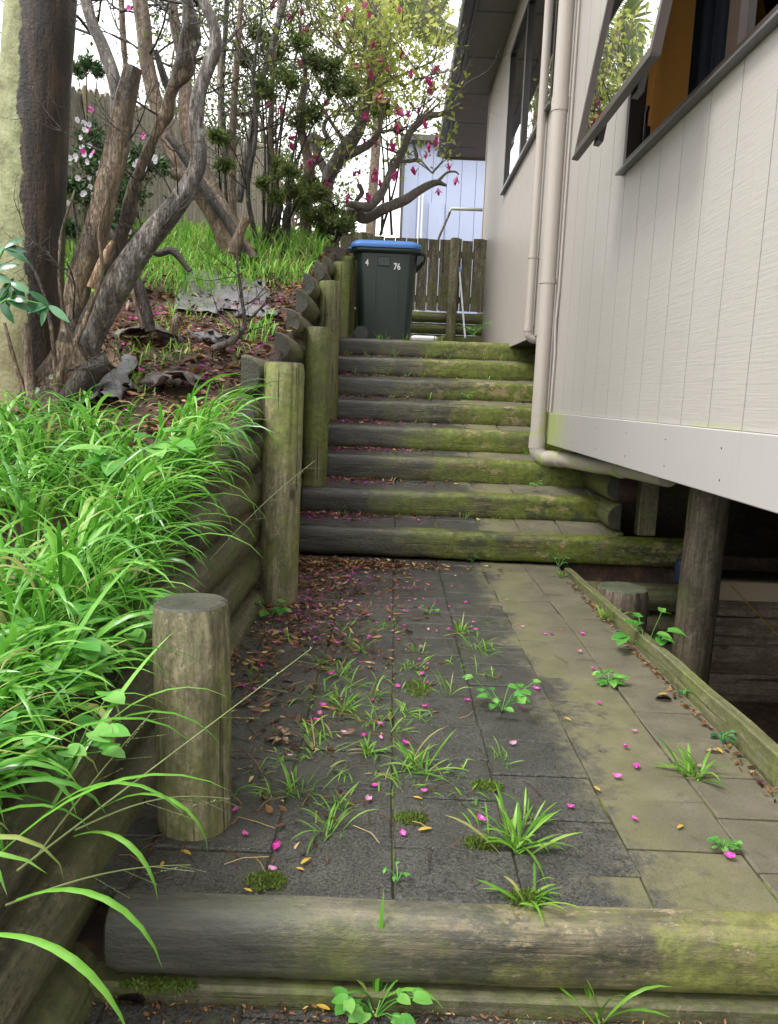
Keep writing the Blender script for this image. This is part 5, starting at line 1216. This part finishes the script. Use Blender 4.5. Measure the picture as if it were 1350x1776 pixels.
for st in range(0, 8):
    for k in range(260 if st == 0 else 80 if st < 5 else 25):
        x = -.62 + abs(rs.normal()) * .4; y = D0 + st * TRD - .03 - rs.random() * (.24 if st else 1.6)
        if x < 1.1: p = Vector((x, y, st * RIS + .002 + (.11 * (y - D0 - (st - 1) * TRD - .095) if st else 0))); a_ = rs.uniform(0, 6.28); mb.leaf(p, (math.cos(a_), math.sin(a_), .1), (0, 0, 1), rs.uniform(.015, .028), .013, .4, .1, 0, 3)
props(build(mb, 'petal_scatter', 'petal'), 'countless tiny magenta petals scattered over the bank and treads', 'petals', None, 'stuff')
# yellow leaves
yl = MB(); yl.leaf((0, -.018, .004), (0, 1, .05), (0, 0, 1), .036, .012, .3, .1, 0, 5)
y0_ = build(yl, 'fallen_leaf', 'yleaf'); fst = True
for i, (px, py, z) in enumerate([(322, 1480, 0), (282, 1500, 0), (520, 1508, 0), (565, 1228, 0), (608, 1396, 0), (725, 1385, 0), (738, 1440, 0), (655, 1198, 0), (1035, 1369, 0), (985, 1248, 0), (430, 1545, 0), (460, 1235, 0), (1180, 1435, 0), (1150, 1205, 0), (1248, 1303, 0), (560, 1749, -.2), (590, 1757, -.2), (900, 1705, -.2), (1240, 1722, -.2), (1330, 1735, -.2), (530, 1495, 0), (690, 1098, 0), (880, 1040, 0)]):
    d = F_ * FPX + RX * (px - 675) + UY * (888 - py); p = CAM + d * ((CAM_H - z - .004) / -d.z)
    if fst: o = y0_; fst = False; o.location = p; o.rotation_euler = (0, 0, 1)
    else: o = dup(y0_, p, rs.uniform(0, 6.28), rs.uniform(.6, 1.15))
    props(o, 'small narrow yellow leaf fallen flat on the paving', 'leaf', 'fallen yellow leaves')

# grass tufts on the path
def tuft(px, py, z, n, Ln, wd, label, seed, spread=1.0, flat=.0):
    rs = np.random.default_rng(seed); d = F_ * FPX + RX * (px - 675) + UY * (888 - py); p = CAM + d * ((CAM_H - z) / -d.z) if z < CAM_H else None
    mb = MB()
    for k in range(n):
        mb.blade(p + Vector((rs.normal() * .012 * spread, rs.normal() * .012 * spread, -.004)), rs.uniform(0, 6.28), Ln * rs.uniform(.45, 1.15), wd * rs.uniform(.6, 1.2), rs.uniform(.5, 1.4) - flat, rs.uniform(.3, 1.5), 6, .25, 0, rs.normal() * .3)
    return props(build(mb, 'grass_tuft', 'tuft', origin=p), label, 'grass tuft', 'grass tufts sprouting from the paving joints')
tufts = [(600, 1235, 26, .12, .007, 'thick grass tuft left of centre on the landing, above the fallen tan leaves'), (720, 1335, 24, .16, .008, 'wide-spreading grass tuft in the middle of the landing'), (590, 1170, 20, .12, .006, 'upright grass tuft behind the thickest left tuft'),
         (640, 1305, 20, .09, .007, 'dense low grass tuft beside the tan leaf cluster'), (780, 1205, 12, .12, .006, 'thin upright grass tuft beside the round-leaved weed'), (800, 1095, 18, .11, .008, 'star-shaped grass tuft near the middle right joint'), (900, 1470, 30, .17, .010, 'largest grass tuft near the front right of the landing'),
         (915, 1560, 18, .12, .008, 'grass tuft rooted at the back edge of the nearest step log'), (570, 1440, 20, .12, .006, 'fine grass tuft left of the front joint'), (520, 1375, 16, .10, .004, 'wispy grass tuft right of the short near post'), (400, 1385, 14, .08, .004, 'wispy grass at the foot of the short near post'),
         (1205, 1345, 26, .13, .011, 'bright broad-bladed tuft on the right tan pavers'), (975, 1000, 12, .10, .009, 'grass tuft at the far right corner of the landing'), (1055, 1075, 14, .13, .012, 'pale upright tuft against the edging board'), (620, 1130, 14, .10, .006, 'small tuft among petals in the middle distance'), (700, 1235, 12, .09, .006, 'small sprawling tuft left of the thin upright one'),
         (870, 1320, 16, .09, .004, 'fine grass tuft with dry roots below the round-leaved weed'), (930, 1425, 12, .10, .007, 'small yellowish tuft behind the largest tuft'), (725, 1130, 14, .09, .005, 'mossy little tuft in the centre joint'), (650, 1210, 14, .11, .006, 'tangled tuft among tan leaves')]
for i, (px, py, n, Ln, wd, lb) in enumerate(tufts): tuft(px, py, 0, n, Ln, wd, lb, 200 + i, 1.3, .15)
wp = np.random.default_rng(260)
for i in range(16):
    px, py = [(560, 1300), (650, 1350), (480, 1380), (690, 1270), (620, 1190), (745, 1250), (560, 1150), (660, 1090), (700, 1160), (790, 1150), (850, 1440), (640, 1250), (530, 1210), (590, 1340), (830, 1170), (450, 1330)][i]
    tuft(px, py, 0, int(wp.integers(7, 15)), wp.uniform(.06, .12), wp.uniform(.003, .006), 'wispy little grass tuft in a joint of the dark wet pavers', 270 + i, 2.0, .35)['group'] = 'wisps of grass in the dark pavers'
for i in range(26):
    px = 420 + 440 * wp.random(); py = 1080 + 330 * wp.random()
    tuft(px, py, 0, int(wp.integers(8, 18)), wp.uniform(.05, .11), wp.uniform(.004, .007), 'wispy little grass tuft in a joint of the dark wet pavers', 300 + i, 2.6, .3)['group'] = 'wisps of grass in the dark pavers'
d = F_ * FPX + RX * (652 - 675) + UY * (888 - 1748); pf = CAM + d * ((CAM_H + .205) / -d.z); mb = MB()
for yw, ln, wd, th, cu in [(1.3, .27, .013, 1.52, .15), (.2, .2, .012, 1.0, .5), (2.9, .16, .012, 1.1, 1.6), (-.3, .19, .012, 1.0, 2.2), (3.6, .12, .01, 1.2, 2.0), (.9, .17, .01, 1.3, .6), (2.2, .19, .009, 1.4, .4)]: mb.blade(pf, yw, ln, wd, th, cu, 8, .3)
props(build(mb, 'grass_tuft', 'grass', origin=pf), 'tall single blade and arching leaves standing before the nearest step log', 'grass tuft', 'grass tufts sprouting from the paving joints')
if False: tuft(655, 1752, -.205, 9, .27, .014, 'tall grass tuft standing up in front of the nearest step log', 230, .8)
tuft(1040, 1775, -.205, 8, .20, .011, 'grass sprig near the bottom edge, right of centre', 231, .6)
rs = np.random.default_rng(240); k_ = 0
wh = {1: 'first tread', 2: 'second tread', 3: 'third tread', 4: 'fourth tread', 5: 'fifth tread', 6: 'sixth tread', 7: 'seventh tread', 8: 'top landing edge'}
for st, xs_ in {8: (-.55, -.2, -.1, .12, .42, .5), 7: (-.5, -.3, .0, .35, .55, .95, 1.15), 6: (-.6, -.4, -.2, .1, .25, .3, .45, .95, 1.05), 5: (.0, .35, 1.15), 4: (.2,), 3: (1.15,), 1: (-.35, .55, .8)}.items():
    for x in xs_:
        y = D0 + st * TRD - .03 if st < 8 else D0 + 7 * TRD + .14; mb = MB(); p = Vector((x, y, st * RIS + (.02 if st < 8 else -.01))); k_ += 1
        for q in range(int(rs.integers(5, 12))): mb.blade(p + Vector((rs.normal() * .02, rs.normal() * .008, 0)), rs.uniform(0, 6.28), rs.uniform(.04, .13), rs.uniform(.004, .008), rs.uniform(.7, 1.45), rs.uniform(.4, 1.8), 5, .2)
        side = 'left end' if x < -.25 else 'middle' if x < .5 else 'right end'
        props(build(mb, 'grass_sprout', 'tuft', origin=p), f'small grass sprouts at the {side} of the {wh[st]}, under the next log' if st < 8 else f'small grass sprouts at the {side} of the top step log', 'grass sprout', f'grass sprouts {side} {wh[st]}')

# broad-leaved weeds
def weed(px, py, z, stems, Lf, wf, label, seed, mt='weed', cat='weed', hgt=.06, D=None, name='weed', heart=True):
    rs = np.random.default_rng(seed); d = F_ * FPX + RX * (px - 675) + UY * (888 - py); p = at(px, py, D) if D else CAM + d * ((CAM_H - z) / -d.z)
    t = empty(name, p, label, cat, 'broad-leaved weeds'); ms_ = MB(); ml = MB()
    for k in range(stems):
        a_ = k * 2.4 + rs.random(); l_ = hgt * rs.uniform(.6, 1.3); e = p + Vector((math.cos(a_) * l_ * .8, math.sin(a_) * l_ * .8, l_ * rs.uniform(.4, 1.1)))
        ms_.tube([p, p.lerp(e, .5) + Vector((0, 0, .012)), e], .0014, 5, False)
        for q in range(2 if heart else 3):
            b_ = a_ + rs.normal() * .8; ml.leaf(e, (math.cos(b_), math.sin(b_), rs.uniform(-.1, .25)), (0, -.2, 1), Lf * rs.uniform(.7, 1.15), wf * rs.uniform(.7, 1.15), .25, .25, 0, 5, heart)
    build(ms_, 'stem', 'weed', t); build(ml, 'leaves', mt, t)
weed(870, 1235, 0, 16, .035, .030, 'sprawling round-leaved weed on the landing right of centre', 301, hgt=.11)
weed(1120, 1130, 0, 9, .085, .05, 'leafy green seedling growing up against the edging board', 302, hgt=.14)
weed(1055, 1185, 0, 8, .05, .032, 'small rosette weed on the tan pavers', 303, hgt=.035)
weed(1185, 1205, 0, 7, .02, .014, 'tiny dark weed at the foot of the edging board, farther of two', 304, 'shine', hgt=.03)
weed(1253, 1285, 0, 9, .024, .017, 'tiny dark weed at the foot of the edging board, nearer of two', 305, 'shine', hgt=.03)
weed(1255, 1475, 0, 12, .016, .015, 'flat clover-like weed in the right paver joint', 306, hgt=.03)
weed(650, 1765, -.205, 16, .036, .032, 'round-leaved weed at the bottom edge below the nearest step log', 307, hgt=.085)
weed(470, 1070, 0, 6, .05, .05, 'heart-leaved weed at the foot of the tall second post', 308, hgt=.07)
weed(690, 1530, 0, 5, .014, .008, 'tiny seedling in the front paver joint', 309, hgt=.03)
weed(915, 975, 0, 9, .02, .015, 'small dark weed at the foot of the lowest step, right side', 310, 'shine', hgt=.04)
weed(820, 975, 0, 12, .018, .014, 'tiny spreading weed at the foot of the lowest step, middle', 311, 'shine', hgt=.04)
weed(735, 968, 0, 9, .022, .016, 'tiny weed at the foot of the lowest step, left of middle', 312, hgt=.04)
weed(970, 985, 0, 8, .03, .018, 'dark-leaved sprig at the foot of the lowest step near the edging board', 313, 'shine', hgt=.08)
weed(745, 1065, 0, 7, .02, .014, 'little weed among petals in the far landing joints', 314, hgt=.04)
weed(1145, 1600, -.02, 4, .01, .008, 'speck of green in the joint at the front right', 315, hgt=.01)
weed(100, 1195, 0, 16, .07, .06, 'glossy round-leaved clump in the foreground bank', 316, D=1.75, hgt=.12)
weed(230, 1110, 0, 14, .055, .05, 'light green round leaves hanging by the log end behind the short post', 317, D=1.95, hgt=.12)
weed(120, 1330, 0, 16, .05, .045, 'dull green rounded leaves above the nearest wall logs', 318, D=1.45, hgt=.10)
weed(240, 1150, 0, 5, .05, .05, 'yellow-green lobed leaf on the log end behind the short post', 319, D=1.93, hgt=.04)
weed(250, 830, 0, 8, .15, .09, 'big hairy-leaved weed standing in the long grass', 320, D=2.85, hgt=.16)
weed(820, 575 + 8, 0, 9, .06, .045, 'light green seedling at the foot of the far wall corner', 321, D=9.0, hgt=.17)
weed(810, 692, 0, 12, .02, .018, 'small clover weed on the fifth step log', 322, D=D0 + 4 * TRD + .05, hgt=.05)
weed(928, 845, 0, 8, .025, .02, 'small bright weed on the second tread', 323, D=D0 + 1 * TRD + .2, hgt=.04)

# shiny sprig beside the pale trunk
rs = np.random.default_rng(330); sp_ = empty('leafy_shoot', at(-20, 520, 3.0), 'shoot with glossy dark green leaves reaching in from the left edge', 'shrub')
mb = MB(); ml = MB()
for l_ in [[(-40, 560), (10, 520), (50, 522), (85, 530)], [(-40, 520), (-10, 470), (8, 430)], [(-40, 500), (0, 520), (20, 490)]]:
    P = [at(x, y, 3.0) for x, y in l_]; mb.tube(P, [.005, .004, .003, .002][:len(P)], 6, False)
    for k, c in enumerate(P[1:]):
        for q in range(5 if k == len(P) - 2 else 3):
            a_ = rs.uniform(0, 6.28); ml.leaf(c, (math.cos(a_), rs.normal() * .3, math.sin(a_) * .7 - .2), (0, -1, .6), rs.uniform(.07, .11), .032, .2, .25, 0, 6)
build(mb, 'stem', 'weed', sp_); build(ml, 'leaves', 'shine', sp_)

# moss pads
gm = 'moss pads on the paving'
for i, (px, py, z, rx, ry, lb) in enumerate([(463, 1530, 0, .05, .035, 'round moss pad at the front left of the landing'), (713, 1422, 0, .045, .03, 'moss pad beside a bright petal in the middle front'), (845, 1365, 0, .05, .03, 'brownish moss pad below the fine dry-rooted tuft'),
                                         (835, 1465, 0, .05, .03, 'bright moss pad left of the largest grass tuft'), (910, 1560, 0, .05, .03, 'moss pad under the tuft at the back of the nearest step log'), (490, 1722, -.205, .06, .03, 'moss pad on the lowest paving, left'),
                                         (570, 1735, -.205, .09, .03, 'wide moss pad on the lowest paving, middle'), (725, 1195, 0, .05, .10, 'long moss strip in the centre joint of the landing'), (300, 1652, -.17, .09, .02, 'vivid moss cushion under the left end of the nearest step log')]):
    rs = np.random.default_rng(400 + i); d = F_ * FPX + RX * (px - 675) + UY * (888 - py); p = CAM + d * ((CAM_H - z) / -d.z); mb = MB()
    if i == 8: p.y = 1.50
    for k in range(750):
        a_ = rs.uniform(0, 6.28); rr = rs.random() ** .6 * (1 + .3 * noise.noise(Vector((math.cos(a_) * 2, math.sin(a_) * 2, i)))); hgt = .012 * (1 - rr * rr * .8)
        b_ = p + Vector((math.cos(a_) * rr * rx, math.sin(a_) * rr * ry, hgt * .6)); mb.cloud([tuple(b_)], .010, .0035, rs, 1.2)
    props(build(mb, 'moss_pad', 'moss', origin=p), lb, 'moss', gm)
# tan dead leaves in a cluster, seed pod
for (px, py, z, s_, lb, mt, nn) in [(490, 1285, 0, .05, 'cluster of curled tan dead leaves on the left of the landing', 'heart', 6), (1250, 1305, 0, .05, 'pale curled seed pod by the edging board', 'heart', 1), (1165, 1215, 0, .06, 'dark curled dead leaf on the right pavers', 'bark_dark', 2), (250, 1742, -.205, .075, 'dark red-brown seed pod on the lowest paving at bottom left', 'bark_dark', 2)]:
    d = F_ * FPX + RX * (px - 675) + UY * (888 - py); p = CAM + d * ((CAM_H - z - .006) / -d.z); mb = MB(); rs = np.random.default_rng(px)
    for k in range(nn): a_ = (0 if nn < 3 else 1) * k * 1.1 + 3.0; mb.leaf(p + Vector((0, .004 * k, .004 * k)), (math.cos(a_), math.sin(a_), .15), (0, 0, 1), s_, s_ * .35, .9, .2, 0, 6)
    props(build(mb, 'dead_leaf', mt, origin=p), lb, 'dead leaf')
